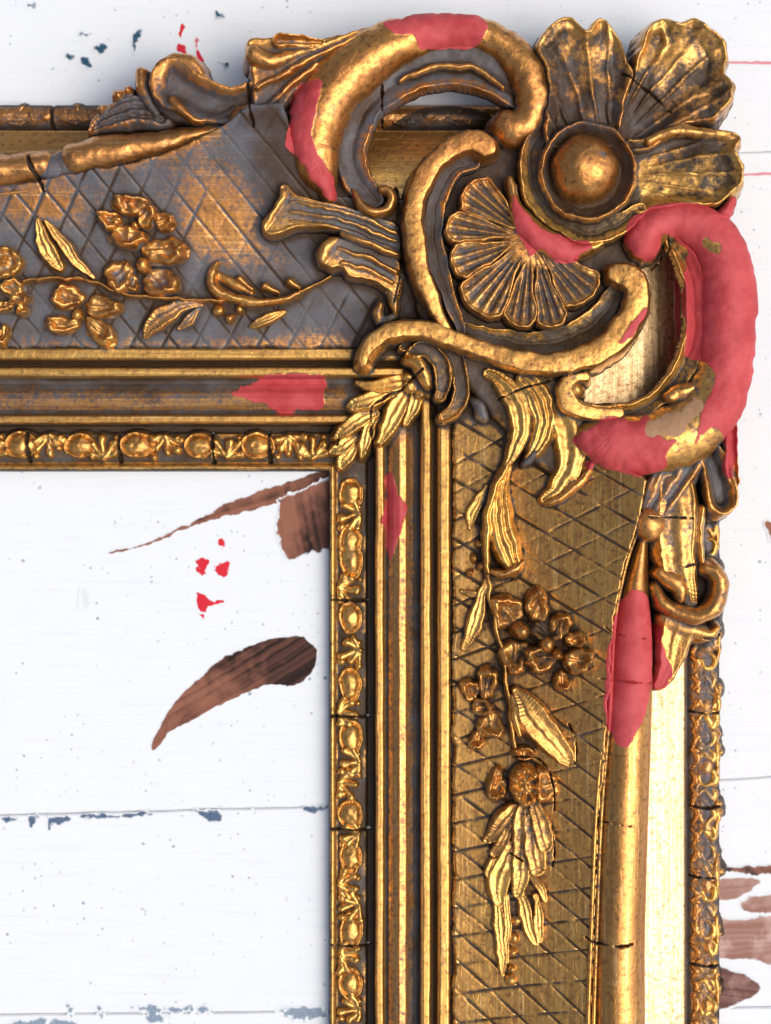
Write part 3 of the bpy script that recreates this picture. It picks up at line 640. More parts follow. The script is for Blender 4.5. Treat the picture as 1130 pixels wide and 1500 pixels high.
for pts, w, z in CRACKS_AND_SHADE:
    C = cr([plan(p, z) for p in pts], step=4)
    for a, b in zip(C[:-1], C[1:]):
        wd = window(min(a[0], b[0]) - 6, min(a[1], b[1]) - 6, max(a[0], b[0]) + 6, max(a[1], b[1]) + 6)
        X = XX[wd[0]:wd[1], wd[2]:wd[3]]; Y = YY[wd[0]:wd[1], wd[2]:wd[3]]
        ex, ey = b - a; L = ex * ex + ey * ey + 1e-9; t = np.clip(((X - a[0]) * ex + (Y - a[1]) * ey) / L, 0, 1)
        d = np.hypot(X - a[0] - t * ex, Y - a[1] - t * ey) + .5; wv = np.clip(.85 + .9 * N8[wd[0]:wd[1], wd[2]:wd[3]] + .5 * N25[wd[0]:wd[1], wd[2]:wd[3]], .3, 1.6)
        CRK[wd[0]:wd[1], wd[2]:wd[3]] = np.maximum(CRK[wd[0]:wd[1], wd[2]:wd[3]], 1 - smooth(d, w * .5 * wv, (w * 1.2 + .6) * wv))

# ------------------------------------------------------------------ red priming, dust and bare gesso as maps over the frame
def blot(pts, z, rough=3.0, soft=1.2):
    P = cr([plan(p, z) for p in pts], closed=True, step=6)
    W = window(P[:, 0].min() - 14, P[:, 1].min() - 14, P[:, 0].max() + 14, P[:, 1].max() + 14)
    d = poly_sd(P, W); i0, i1, j0, j1 = W
    d = d + rough * (.7 * N15[i0:i1, j0:j1] + .5 * N8[i0:i1, j0:j1])
    M = np.zeros((NY, NX), np.float32); M[i0:i1, j0:j1] = smooth(d, -soft, soft); return M
RED = np.zeros((NY, NX), np.float32)
for pts, z, ro in [
    ([(562, 32), (580, 26), (620, 14), (700, 18), (712, 34), (706, 58), (690, 66), (640, 66), (618, 70), (606, 50), (580, 50), (568, 44)], 172, 3),
    ([(444, 118), (470, 122), (464, 165), (458, 200), (468, 232), (492, 262), (492, 290), (478, 286), (455, 260), (438, 235), (418, 212), (426, 180), (424, 150), (428, 140)], 165, 3),
    ([(753, 288), (766, 302), (785, 330), (815, 345), (862, 352), (868, 362), (850, 372), (845, 384), (815, 384), (795, 366), (776, 374), (760, 345), (752, 310)], 168, 3),
    ([(916, 352), (922, 325), (955, 302), (1000, 295), (1045, 302), (1062, 300), (1076, 286), (1092, 296), (1082, 316), (1105, 350), (1125, 440), (1120, 560), (1092, 650), (1075, 700), (1064, 690), (1062, 640), (1040, 625), (1012, 655), (1020, 640), (1026, 600), (1040, 570), (1045, 545), (1035, 530), (1012, 520), (1008, 500), (1004, 410), (1010, 385), (1008, 362), (990, 345), (972, 342), (970, 360), (955, 380), (932, 372), (922, 362)], 168, 2.5),
    ([(842, 640), (868, 625), (890, 610), (912, 612), (935, 616), (948, 604), (956, 628), (970, 645), (986, 648), (972, 668), (978, 682), (955, 694), (935, 700), (905, 690), (880, 684), (862, 668), (846, 652)], 160, 3),
    ([(858, 680), (868, 676), (872, 684), (862, 692)], 140, 2),
    ([(905, 500), (930, 468), (945, 452), (944, 466), (925, 490), (910, 502)], 155, 2),
    ([(340, 578), (372, 560), (395, 551), (440, 549), (474, 556), (476, 578), (472, 598), (440, 600), (425, 608), (405, 604), (388, 592)], 66, 4),
    ([(570, 690), (577, 705), (582, 725), (594, 736), (595, 755), (590, 770), (580, 800), (571, 822), (567, 800), (564, 770), (558, 765), (566, 735), (565, 705)], 64, 3),
    ([(925, 866), (948, 870), (958, 900), (962, 960), (956, 1010), (948, 1045), (932, 1075), (920, 1096), (902, 1088), (890, 1060), (888, 1010), (892, 960), (900, 910), (912, 880)], 155, 3),
    ([(958, 915), (970, 918), (972, 950), (988, 985), (978, 1008), (956, 1012), (960, 990), (962, 950)], 128, 4)]:
    RED = np.maximum(RED, blot(pts, z, ro))
GESSO = np.maximum(.8 * blot([(940, 636), (962, 612), (1000, 600), (1018, 580), (1024, 596), (1008, 618), (992, 636), (968, 640)], 160, 9, 3), blot([(755, 266), (762, 268), (764, 285), (757, 284)], 168, 1))
for c in ((1005, 362), (1028, 352), (1045, 360)): pass
RED *= 1 - GESSO * .9
RED *= 1 - blot([(1030, 350), (1052, 352), (1056, 366), (1036, 366)], 176, 6) * .8
REG = np.zeros((NY, NX), np.float32)       # patina and plain tone changes, painted region by region
DUST = np.zeros((NY, NX), np.float32)
def region(M, c, r, v, z=130):
    cx, cy = plan(c, z); M += v * np.exp(-(((XX - cx) / r[0]) ** 2 + ((YY - cy) / r[1]) ** 2)).astype(np.float32)
for c, r, v in [((320, 330), (75, 70), -.62), ((60, 300), (70, 28), -.5), ((470, 490), (60, 20), -.25), ((350, 168), (600, 26), .45), ((1054, 1100), (12, 500), .3), ((1000, 790), (60, 110), .1), ((500, 470), (80, 60), .1), ((420, 240), (50, 60), .45), ((874, 240), (9, 7), 1.1), ((890, 246), (8, 4), .9), ((250, 575), (500, 14), .28), ((770, 950), (80, 70), .22), ((760, 1230), (50, 90), .12), ((715, 1030), (30, 60), .2), ((230, 420), (160, 60), .25), ((500, 330), (60, 50), .2), ((1000, 760), (60, 90), .1), ((1040, 1100), (30, 500), .1), ((690, 600), (60, 50), .3), ((770, 700), (90, 60), .15), ((700, 960), (50, 120), .15), ((860, 900), (40, 40), .12), ((300, 500), (300, 12), -.3), ((850, 440), (50, 40), .15)]:
    region(REG, c, r, v)

# ------------------------------------------------------------------ merge, cut, colour, and make the meshes
TONE = np.zeros((NY, NX), np.float32); region(TONE, (350, 210), (560, 60), -1.6, 60)  # keeps the painted cream highlight off the top cove
region(DUST, (1050, 1100), (20, 500), .4); region(DUST, (1000, 790), (60, 110), .25)
region(DUST, (420, 240), (45, 60), -.7); region(DUST, (770, 950), (100, 100), -.5); region(DUST, (860, 330), (90, 30), -.4)
for p in PARTS: p.merge()
T = np.full((NY, NX), 0.0, np.float32)
for p in PARTS:
    i0, i1, j0, j1 = p.win; T[i0:i1, j0:j1] = np.maximum(T[i0:i1, j0:j1], p.H if p.cellmask else np.where(p.H > p.floor + .5, p.H, LOW))
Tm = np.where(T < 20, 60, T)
CAV = np.clip((T - blur(Tm, 3.5)) / 4.0, -1.5, 1.5) * .2 + np.clip((T - blur(Tm, 9)) / 10.0, -1.7, .6) * .8  # recess grime plus painted shade: hollows darken, raised edges brighten
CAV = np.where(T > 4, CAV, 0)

def new_attr(me, name, arr):
    a = me.attributes.new(name, 'FLOAT', 'POINT'); a.data.foreach_set('value', np.ascontiguousarray(arr, np.float32))

frame = bpy.data.objects.new('picture_frame', None); COL.objects.link(frame)
frame['label'] = 'corner of an ornate antique gilt picture frame with red primed repair patches'
frame['category'] = 'picture frame'

# ---------------------------------------------------------------- materials
class NT:
    def __init__(s, name):
        s.m = bpy.data.materials.new(name); s.m.use_nodes = True; s.t = s.m.node_tree
        s.b = s.t.nodes['Principled BSDF']; s.out = s.t.nodes['Material Output']
        tc = s.n('ShaderNodeTexCoord'); mp = s.n('ShaderNodeMapping'); mp.inputs['Scale'].default_value = (1 / S,) * 3
        s.l(tc.outputs['Object'], mp.inputs['Vector']); s.co = mp.outputs[0]
    def n(s, t): return s.t.nodes.new(t)
    def l(s, a, b): s.t.links.new(a, b)
    def attr(s, name):
        a = s.n('ShaderNodeAttribute'); a.attribute_name = name; return a.outputs['Fac']
    def noise(s, size, detail=3, rough=.55, scale=None):
        a = s.n('ShaderNodeTexNoise'); a.inputs['Scale'].default_value = 1 / size; a.inputs['Detail'].default_value = detail; a.inputs['Roughness'].default_value = rough
        co = s.co
        if scale:
            m = s.n('ShaderNodeMapping'); m.inputs['Scale'].default_value = scale; s.l(s.co, m.inputs['Vector']); co = m.outputs[0]
        s.l(co, a.inputs['Vector']); return a.outputs['Fac']
    def put(s, v, sock):
        if isinstance(v, (int, float)): sock.default_value = v
        elif isinstance(v, tuple): sock.default_value = (*v, 1) if len(v) == 3 else v
        else: s.l(v, sock)
    def math(s, op, a, b=0.0, c=0.0, clamp=False):
        m = s.n('ShaderNodeMath'); m.operation = op; m.use_clamp = clamp
        s.put(a, m.inputs[0]); s.put(b, m.inputs[1])
        if op in ('MULTIPLY_ADD',): s.put(c, m.inputs[2])
        return m.outputs[0]
    def ramp(s, v, lo, hi, a=0.0, b=1.0):
        m = s.n('ShaderNodeMapRange'); m.interpolation_type = 'SMOOTHSTEP'
        for k, x in zip(range(5), (v, lo, hi, a, b)): s.put(x, m.inputs[k])
        return m.outputs[0]
    def mix(s, f, a, b):
        m = s.n('ShaderNodeMix'); m.data_type = 'RGBA'; s.put(f, m.inputs[0]); s.put(a, m.inputs[6]); s.put(b, m.inputs[7]); return m.outputs[2]
    def bump(s, h, dist, strength=1.0, prev=None):
        b = s.n('ShaderNodeBump'); b.inputs['Distance'].default_value = dist * S; b.inputs['Strength'].default_value = strength
        s.l(h, b.inputs['Height'])
        if prev is not None: s.l(prev, b.inputs['Normal'])
        return b.outputs[0]

def gilt_material(name):
    k = NT(name)
    nf = k.noise(2.2, 4, .7); nm = k.noise(7, 4, .6); nb = k.noise(38, 4, .6); nl = k.noise(120, 2)
    at = {n: k.attr(n) for n in ('grime_and_shade', 'tone', 'dust', 'red', 'gesso')}
    tone = k.math('ADD', at['tone'], k.math('MULTIPLY', k.math('SUBTRACT', nb, .5), .7), clamp=True)
    gold = k.mix(tone, (.54, .225, .045), (.71, .405, .085))
    gold = k.mix(k.ramp(at['tone'], 1.05, 1.45), gold, (.64, .455, .225))  # pale cream cove: its blown highlight put into the gold colour
    # thin, rubbed leaf: darker brown mottling and reddish bole
    gold = k.mix(k.ramp(nm, .48, .70, 0, .75), gold, (.15, .055, .016))
    gold = k.mix(k.ramp(nf, .60, .72, 0, .4), gold, (.09, .045, .018))
    gold = k.mix(k.ramp(nb, .62, .75, 0, .35), gold, (.78, .50, .22))
    gr_ = k.attr('grain')
    sv = k.noise(3.2, 4, .6, (1, .025, .2)); sh = k.noise(3.2, 4, .6, (.025, 1, .2))
    st = k.mix(k.ramp(gr_, 1.4, 1.6), sh, sv)
    sb = k.n('ShaderNodeSeparateColor'); k.l(st, sb.inputs[0]); stf = k.ramp(sb.outputs[0], .40, .68)
    on = k.ramp(gr_, .3, .9)
    gold = k.mix(k.math('MULTIPLY', stf, k.math('MULTIPLY', on, .65)), gold, (.33, .16, .045))
    gold = k.mix(k.math('MULTIPLY', k.ramp(sb.outputs[0], .42, .30), k.math('MULTIPLY', on, .5)), gold, (.82, .60, .28))
    g = k.math('ADD', at['grime_and_shade'], k.math('MULTIPLY', k.math('SUBTRACT', nm, .5), .8))
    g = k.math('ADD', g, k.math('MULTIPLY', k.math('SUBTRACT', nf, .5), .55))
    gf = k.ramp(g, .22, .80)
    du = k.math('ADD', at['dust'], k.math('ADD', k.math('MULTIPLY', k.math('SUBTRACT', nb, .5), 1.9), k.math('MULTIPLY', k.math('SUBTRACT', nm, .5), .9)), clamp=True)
    du = k.math('MULTIPLY', du, k.ramp(at['grime_and_shade'], 1.5, .85))  # deep recesses turn from grey to black: occlusion shade put into the colour
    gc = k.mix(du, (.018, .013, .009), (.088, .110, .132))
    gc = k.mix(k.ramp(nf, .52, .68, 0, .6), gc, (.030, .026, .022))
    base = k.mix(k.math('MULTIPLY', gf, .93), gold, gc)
    gs = k.ramp(at['gesso'], .4, .6)
    base = k.mix(gs, base, k.mix(nm, (.46, .30, .17), (.34, .17, .07)))
    rf = k.ramp(k.math('ADD', at['red'], k.math('MULTIPLY', k.math('SUBTRACT', nf, .5), .5)), .45, .55)
    redc = k.mix(k.ramp(nb, .35, .65), (.42, .046, .048), (.53, .078, .080))
    redc = k.mix(k.ramp(nf, .68, .74, 0, .5), redc, (.30, .03, .03))
    base = k.mix(rf, base, redc)
    k.l(base, k.b.inputs['Base Color'])
    inv = k.math('MULTIPLY', k.math('SUBTRACT', 1, rf), k.math('SUBTRACT', 1, gs))
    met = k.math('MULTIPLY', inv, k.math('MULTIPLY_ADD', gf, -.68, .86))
    k.l(met, k.b.inputs['Metallic'])
    ro = k.math('ADD', k.math('MULTIPLY_ADD', gf, .22, .30), k.math('MULTIPLY', k.math('SUBTRACT', nm, .4), .25))
    ro = k.math('ADD', ro, k.math('MULTIPLY', rf, .25)); k.b.inputs['Specular IOR Level'].default_value = .28; k.l(k.math('MULTIPLY', inv, k.math('MULTIPLY_ADD', gf, -.45, .55)), k.b.inputs['Coat Weight']); k.b.inputs['Coat Roughness'].default_value = .38; k.l(ro, k.b.inputs['Roughness'])
    fine = k.math('ADD', k.math('MULTIPLY', nf, .6), k.math('MULTIPLY', nm, 1.1))
    bump = k.bump(fine, .9, .4)
    vor = k.n('ShaderNodeTexVoronoi'); vor.feature = 'DISTANCE_TO_EDGE'; vor.inputs['Scale'].default_value = 1 / 16; k.l(k.co, vor.inputs['Vector'])
    bump = k.bump(k.ramp(vor.outputs['Distance'], 0, .02), .5, .3, bump)
    k.l(bump, k.b.inputs['Normal'])
    return k.m
GILT = gilt_material('aged_gilt')

tris = 0
def mesh_from(name, idx_mask, H, win, attrs, mat, zoff=ZOFF, relax=False):
    """quads of the grid where idx_mask (cells) is set"""
    global tris
    i0, i1, j0, j1 = win
    ci, cj = np.nonzero(idx_mask)
    if len(ci) < 4: return None
    nx = j1 - j0
    v = np.stack([ci * nx + cj, (ci + 1) * nx + cj, (ci + 1) * nx + cj + 1, ci * nx + cj + 1], 1)
    used, inv = np.unique(v, return_inverse=True); v = inv.reshape(v.shape)
    X = XX[i0:i1, j0:j1].ravel()[used]; Y = YY[i0:i1, j0:j1].ravel()[used]; Z = H.ravel()[used]
    if relax:                       # smooth the cut outline so that it does not follow the grid
        E_ = np.concatenate([v[:, [0, 1]], v[:, [1, 2]], v[:, [2, 3]], v[:, [3, 0]]]).astype(np.int64); E_.sort(axis=1)
        key, cnt = np.unique(E_[:, 0] * (len(used) + 1) + E_[:, 1], return_counts=True); key = key[cnt == 1]
        a_, b_ = key // (len(used) + 1), key % (len(used) + 1)
        for _ in range(3):
            sx = np.zeros(len(used)); sy = np.zeros(len(used)); c_ = np.zeros(len(used))
            for m_, n_ in ((a_, b_), (b_, a_)):
                np.add.at(sx, m_, X[n_]); np.add.at(sy, m_, Y[n_]); np.add.at(c_, m_, 1)
            k_ = c_ > 0; X = X.copy(); Y = Y.copy()
            X[k_] = .4 * X[k_] + .6 * sx[k_] / c_[k_]; Y[k_] = .4 * Y[k_] + .6 * sy[k_] / c_[k_]
    co = np.stack([(X - CX) * S, (CY - Y) * S, (Z + zoff) * S], 1).astype(np.float32)
    me = bpy.data.meshes.new(name)
    me.vertices.add(len(used)); me.vertices.foreach_set('co', co.ravel())
    n = len(v); me.loops.add(n * 4); me.loops.foreach_set('vertex_index', v.ravel().astype(np.int32))
    me.polygons.add(n); me.polygons.foreach_set('loop_start', np.arange(0, n * 4, 4, dtype=np.int32))
    me.polygons.foreach_set('loop_total', np.full(n, 4, np.int32))
    me.polygons.foreach_set('use_smooth', np.ones(n, bool))
    me.update(calc_edges=True)
    for k, a in attrs.items(): new_attr(me, k, (a.ravel()[used] if isinstance(a, np.ndarray) else np.full(len(used), a)))
    me.materials.append(mat); tris += 2 * n
    o = bpy.data.objects.new(name, me); COL.objects.link(o); return o

for p in PARTS:
    i0, i1, j0, j1 = p.win; sl = (slice(i0, i1), slice(j0, j1))
    H = p.H; t = T[sl]
    if p.cellmask:
        F = (EE if p.cellmask[0] == 'e' else WW)[sl]; fc = .25 * (F[:-1, :-1] + F[1:, :-1] + F[:-1, 1:] + F[1:, 1:])
        cm = (fc >= p.cellmask[1]) & (fc < p.cellmask[2])
        lo = np.minimum(np.minimum(H[:-1, :-1], H[1:, :-1]), np.minimum(H[:-1, 1:], H[1:, 1:])); cm &= lo > -1
        if p.cellmask[0] == 'w': cm &= ~((EE[sl][:-1, :-1] < e_pl(187)))
        if p.cellmask[0] == 'e': pass
    else:
        lo = np.minimum(np.minimum(H[:-1, :-1], H[1:, :-1]), np.minimum(H[:-1, 1:], H[1:, 1:]))
        hi = np.maximum(np.maximum(H[:-1, :-1], H[1:, :-1]), np.maximum(H[:-1, 1:], H[1:, 1:]))
        cm = (lo > LOW + 90) & (hi > p.floor + .01)
    vis = H > t - 2.0
    vc = vis[:-1, :-1] | vis[1:, :-1] | vis[:-1, 1:] | vis[1:, 1:]
    q = np.pad(vc, 1); vc = q[1:-1, 1:-1] | q[:-2, 1:-1] | q[2:, 1:-1] | q[1:-1, :-2] | q[1:-1, 2:]
    if p.name not in ('gilded_cove', 'outer_ornament_bed', 'corner_plate', 'ornament_bed', 'lattice_panel', 'stem', 'bead_line'): cm &= vc
    # leave out what is outside the picture by a wide margin
    crk = CRK[sl]; Hc = H - crk * 9.0 + RED[sl] * .9 * (H > 20)
    gr = GROOVE[sl] * (1.5 + .8 * N15[sl]) if p.name == 'lattice_panel' else 0
    grime_and_shade = p.g - CAV[sl] * (.72 + .35 * N25[sl]) * (.2 if p.name == 'gilded_cove' else 1) + gr + (.5 * N25[sl] + .3 * N15[sl] if p.name == 'fan_leaf' else 0) + REG[sl] + crk * 2.2 + N70[sl] * .16  # real grime, with recess shade painted in through CAV
    o = mesh_from(p.name, cm, Hc, p.win, dict(grime_and_shade=grime_and_shade, grain=(((XX - X_IN > Y_IN - YY).astype(np.float32)[sl] + 1.0) if (p.cellmask or 'rail' in p.name or p.name == 'lattice_panel') else 0.0), tone=p.tone + N25[sl] * .12 + TONE[sl], dust=p.dust + DUST[sl], red=RED[sl], gesso=GESSO[sl]), GILT, relax=not p.cellmask)
    if o is None: continue
    p.ob = o
    if p.label: o['label'] = p.label

for p in PARTS:
    o = getattr(p, 'ob', None)
    if o: o.parent = p.up.ob if p.up is not None and getattr(p.up, 'ob', None) else frame
# ------------------------------------------------------------------ painted boards underneath
def board_material():
    k = NT('white_painted_board')
    nb = k.noise(60, 4); nf = k.noise(5, 3); ns = k.noise(9, 4, .6, (.12, 1, 1))
    base = k.mix(nb, (.71, .755, .76), (.76, .795, .79)); base = k.mix(k.ramp(k.noise(7, 5, .6, (.05, 1, 1)), .50, .75, 0, .35), base, (.60, .66, .69))
    v = k.n('ShaderNodeTexVoronoi'); v.inputs['Scale'].default_value = 1 / 22; v.inputs['Randomness'].default_value = 1; k.l(k.co, v.inputs['Vector'])
    sep = k.n('ShaderNodeSeparateColor'); k.l(v.outputs['Color'], sep.inputs[0])
    rad = k.math('MULTIPLY', k.ramp(sep.outputs[0], .45, 1.0), .13)
    d = k.math('SUBTRACT', k.math('ADD', v.outputs['Distance'], k.math('MULTIPLY', k.math('SUBTRACT', nf, .5), .10)), rad)
    spot = k.ramp(d, .03, -.03, 0, 1)
    v2 = k.n('ShaderNodeTexVoronoi'); v2.inputs['Scale'].default_value = 1 / 9; k.l(k.co, v2.inputs['Vector'])
    se2 = k.n('ShaderNodeSeparateColor'); k.l(v2.outputs['Color'], se2.inputs[0])
    d2 = k.math('SUBTRACT', v2.outputs['Distance'], k.math('MULTIPLY', k.ramp(se2.outputs[0], .60, 1.0), .24))
    base = k.mix(k.math('MULTIPLY', k.ramp(d2, .06, -.06, 0, 1), k.ramp(k.noise(90, 2), .42, .62, .05, .6)), base, (.22, .32, .38))
    base = k.mix(k.math('MULTIPLY', spot, k.ramp(sep.outputs[1], .1, 1, .12, .8)), base, (.14, .23, .30))
    f = k.attr('stain'); amt = k.math('ADD', f, k.math('MULTIPLY', k.math('SUBTRACT', k.noise(3, 3), .5), .35))
    ca = k.n('ShaderNodeAttribute'); ca.attribute_name = 'stain_color'
    base = k.mix(k.ramp(amt, .12, .88), base, ca.outputs['Color'])
    k.l(base, k.b.inputs['Base Color']); k.b.inputs['Roughness'].default_value = .6; k.b.inputs['Specular IOR Level'].default_value = .2
    k.l(k.bump(k.math('ADD', ns, k.math('MULTIPLY', nf, .3)), 1.2, .35), k.b.inputs['Normal'])
    return k.m
BOARD = board_material()
table = bpy.data.objects.new('tabletop', None); COL.objects.link(table); table['kind'] = 'structure'

seams = [lambda x: -420 + .03 * x, lambda x: -60 - .02 * x, lambda x: 262 - .036 * x, lambda x: 1194 - .027 * min(x, 478) - .067 * max(x - 478, 0), lambda x: 1486 - .01 * x, lambda x: 1900, lambda x: 2300]
for k in range(len(seams) - 1):
    X0, X1, st = -1500, 2700, 30
    n = int((X1 - X0) / st) + 1; V = []; F = []
    gap = .8
    for i in range(n):
        x = X0 + i * st; a = seams[k](x) + gap; b = seams[k + 1](x) - gap
        j = rng.uniform(-.5, .5)
        row = [(x, a + j, -3), (x, a + j, -2.0), (x, a + j + 2.2, 0), (x, b + j - 2.2, 0), (x, b + j, -2.0), (x, b + j, -3)]
        V += [((p_[0] - CX) * S, (CY - p_[1]) * S, p_[2] * S) for p_ in row]
    for i in range(n - 1):
        for q in range(5): a = i * 6 + q; F.append((a, a + 1, a + 7, a + 6))
    me = bpy.data.meshes.new('plank'); me.from_pydata(V, [], F); me.materials.append(BOARD); me.update()
    new_attr(me, 'stain', np.zeros(len(V)))
    o = bpy.data.objects.new('plank', me); COL.objects.link(o); o.parent = table
# dark ground below the seams
me = bpy.data.meshes.new('backing'); a = 2200 * S
me.from_pydata([(-a, -a, -3.6 * S), (a, -a, -3.6 * S), (a, a, -3.6 * S), (-a, a, -3.6 * S)], [], [(0, 1, 2, 3)])
km = NT('seam_filler'); k_n = km.noise(20, 3); km.l(km.mix(k_n, (.45, .48, .5), (.62, .65, .67)), km.b.inputs['Base Color']); me.materials.append(km.m)
o = bpy.data.objects.new('backing', me); COL.objects.link(o); o.parent = table

BR, BR2, REDC, BLUE, GREY = (.018, .007, .005), (.27, .110, .066), (.60, .02, .035), (.020, .075, .125), (.35, .38, .33)
MK = []
def mark(name, shapes, col, col2=None, z=0, rough=4, soft=3, fibre=(1, .0), amt=1.0, grad=None, streak=None):
    """a flat daub of paint lying on the boards; shapes are closed outlines"""
    MK.append(1); allp = [p for s_ in shapes for p in s_]
    ax = [p[0] for p in allp]; ay = [p[1] for p in allp]
    W = window(min(ax) - 12, min(ay) - 12, max(ax) + 12, max(ay) + 12); i0, i1, j0, j1 = W
    M = np.zeros((i1 - i0, j1 - j0), np.float32)
    for s_ in shapes:
        d = poly_sd(cr(s_, closed=True, step=6), W) + rough * (.6 * N15[i0:i1, j0:j1] + .5 * N8[i0:i1, j0:j1] + .3 * N4[i0:i1, j0:j1])
        M = np.maximum(M, smooth(d, -soft, soft))
    X = XX[i0:i1, j0:j1]; Y = YY[i0:i1, j0:j1]
    f = np.clip(.62 + .55 * N25[i0:i1, j0:j1] + .3 * N8[i0:i1, j0:j1], 0, 1)
    if grad: f = np.clip(f * .6 + smooth((X - grad[0][0]) * (grad[1][0] - grad[0][0]) + (Y - grad[0][1]) * (grad[1][1] - grad[0][1]), 0, (grad[1][0] - grad[0][0]) ** 2 + (grad[1][1] - grad[0][1]) ** 2) * .8 - .15, 0, 1)
    f = np.clip((f - .5) * 1.8 + .5 + .35 * N15[i0:i1, j0:j1], 0, 1)
    if streak:
        c_, s_ = math.cos(math.radians(streak)), math.sin(math.radians(streak))
        v_ = (-X * s_ + Y * c_) + 5 * N70[i0:i1, j0:j1] + 1.5 * N15[i0:i1, j0:j1]; tb = np.random.RandomState(len(MK)).rand(600)
        st_ = np.interp(v_ - v_.min(), np.arange(600) * 2.6, tb) * .6 + np.interp(v_ - v_.min(), np.arange(600) * 7.0, tb[::-1]) * .6 - .6
        f = np.clip(f * .75 + st_ * .7 + .12, 0, 1)
    c2 = col2 or col
    cells = (M[:-1, :-1] > .02)
    rgb = [(c2[q] + (col[q] - c2[q]) * f) for q in range(3)]
    o = mesh_from(name, cells, np.full(M.shape, .3 + .15 * (MK.__len__() % 5), np.float32), W, dict(stain=M * amt), BOARD, 0.0)
    if o is None: return
    used = np.round((np.array([v.co[:2] for v in o.data.vertices]) / S + [CX, -CY]) / [G, -G] - [GX0 / G, GY0 / G]).astype(int)
    ca = o.data.attributes.new('stain_color', 'FLOAT_COLOR', 'POINT')
    arr = np.ones((len(used), 4), np.float32)
    for q in range(3): arr[:, q] = rgb[q][used[:, 1] - i0, used[:, 0] - j0]
    ca.data.foreach_set('color', arr.ravel()); o.parent = table
mark('paint_stroke', [[(220, 1097), (236, 1060), (270, 1015), (320, 970), (372, 945), (420, 932), (447, 933), (463, 950), (460, 980), (440, 1002), (415, 1004), (385, 1005), (340, 1025), (290, 1050), (250, 1070), (232, 1092)]], BR, BR2, rough=2, soft=1.8, grad=((280, 1050), (430, 940)), streak=-32)
mark('paint_stroke', [[(160, 811), (220, 792), (290, 762), (340, 735), (400, 712), (440, 700), (478, 690), (500, 700), (500, 735), (440, 732), (395, 740), (330, 757), (270, 776), (220, 796)]], BR, BR2, rough=2.5, soft=2, grad=((400, 730), (500, 690)), streak=-18)
mark('paint_stroke', [[(408, 742), (420, 730), (500, 705), (500, 800), (470, 804), (440, 815), (420, 818), (410, 790)]], BR, BR2, rough=5, soft=4, grad=((430, 740), (505, 780)), streak=80)
mark('paint_stroke', [[(1045, 1272), (1090, 1270), (1150, 1268), (1150, 1280), (1100, 1282), (1060, 1276)]], (.05, .03, .03), BR2, rough=3, soft=3)
mark('paint_stroke', [[(1040, 1292), (1080, 1288), (1112, 1290), (1100, 1305), (1075, 1318), (1040, 1316)]], (.28,.14,.10), (.45, .30, .24), rough=2, soft=3, streak=-4)
mark('paint_stroke', [[(1085, 1322), (1115, 1312), (1150, 1310), (1150, 1332), (1100, 1336)]], (.28,.14,.10), (.47, .32, .26), rough=3, soft=3, streak=-8)
mark('paint_stroke', [[(1040, 1350), (1090, 1348), (1150, 1344), (1150, 1412), (1100, 1404), (1040, 1402)]], (.28,.14,.10), (.52, .36, .30), rough=2, soft=3, streak=-3)
mark('paint_stroke', [[(1040, 1420), (1075, 1422), (1115, 1446), (1090, 1464), (1060, 1476), (1040, 1474)]], (.12, .05, .04), (.42, .26, .2), rough=2, soft=3, streak=8)
mark('paint_stroke', [[(1120, 768), (1130, 764), (1150, 765), (1150, 795), (1130, 790)]], BR2, BR2, rough=3, soft=4)
mark('red_print', [[(290, 824), (303, 822), (302, 840), (292, 843)], [(314, 830), (326, 822), (338, 822), (334, 838), (325, 846), (316, 838)], [(318, 793), (324, 789), (330, 796), (324, 802), (318, 800)], [(292, 868), (302, 874), (310, 880), (326, 880), (308, 888), (304, 896), (293, 890)], [(294, 899), (303, 899), (300, 903)]], REDC, rough=5, soft=2.2)
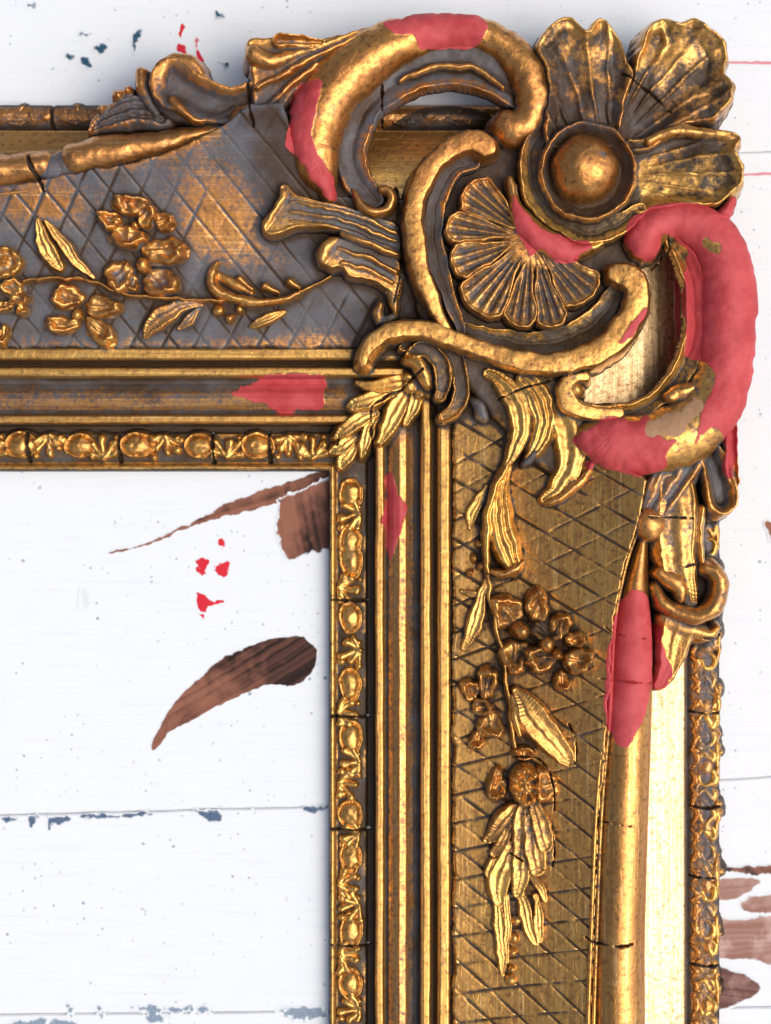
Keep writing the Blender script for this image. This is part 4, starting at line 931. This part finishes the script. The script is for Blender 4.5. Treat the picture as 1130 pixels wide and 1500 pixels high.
mark('red_print', [[(265, 40), (269, 40), (269, 55), (264, 54)], [(263, 66), (272, 68), (275, 80), (264, 78)], [(288, 50), (292, 58), (290, 70), (298, 84), (298, 94), (288, 84), (287, 66)]], REDC, rough=4, soft=2.2)
mark('red_line', [[(1040, 90), (1150, 91), (1150, 94), (1040, 93)]], (.65, .25, .28), rough=.6, soft=1.6)
mark('red_line', [[(1070, 253), (1150, 255), (1150, 258), (1070, 256)]], (.65, .25, .28), rough=.6, soft=1.6)
mark('blue_spatter', [[(119, 48), (130, 50), (134, 56), (122, 54)], [(142, 68), (150, 64), (156, 72), (148, 79), (141, 74)], [(98, 80), (106, 84), (104, 88), (98, 86)], [(328, 92), (336, 92), (335, 98), (328, 97)], [(304, 105), (313, 106), (312, 111), (304, 110)], [(318, 18), (327, 20), (325, 25), (318, 23)], [(44, 5), (52, 6), (50, 11), (44, 10)], [(196, 48), (206, 46), (203, 64), (197, 82), (196, 64)], [(118, 88), (132, 86), (136, 98), (124, 100)]], BLUE, rough=6, soft=3.5, amt=.85)
mark('seam_chip', [[(284, 1188), (320, 1187), (321, 1202), (306, 1203), (296, 1194)], [(70, 1198), (98, 1196), (100, 1205), (76, 1206), (72, 1214)], [(42, 1196), (54, 1198), (46, 1210), (42, 1206)], [(120, 1195), (215, 1191), (215, 1195), (130, 1199)], [(445, 1183), (480, 1179), (480, 1184), (455, 1189)], [(368, 1184), (375, 1185), (374, 1192), (368, 1191)], [(0, 1197), (25, 1197), (25, 1200), (0, 1201)]], (.06, .11, .18), rough=5, soft=3, amt=.8)
mark('seam_chip', [[(20, 1494), (60, 1496), (110, 1498), (110, 1510), (20, 1510)], [(218, 1488), (244, 1486), (243, 1496), (222, 1498)], [(100, 1472), (108, 1474), (106, 1488), (102, 1486)], [(144, 1476), (151, 1475), (149, 1490), (144, 1488)], [(206, 1474), (300, 1477), (300, 1482), (206, 1482)], [(410, 1478), (480, 1477), (480, 1492), (415, 1488)]], (.08, .16, .24), rough=10, soft=3.5, amt=.65)
mark('grey_smudge', [[(118, 868), (126, 858), (134, 884), (122, 890)]], GREY, rough=4, soft=6, amt=.35)
print('triangles', tris, 'parts', len(PARTS))
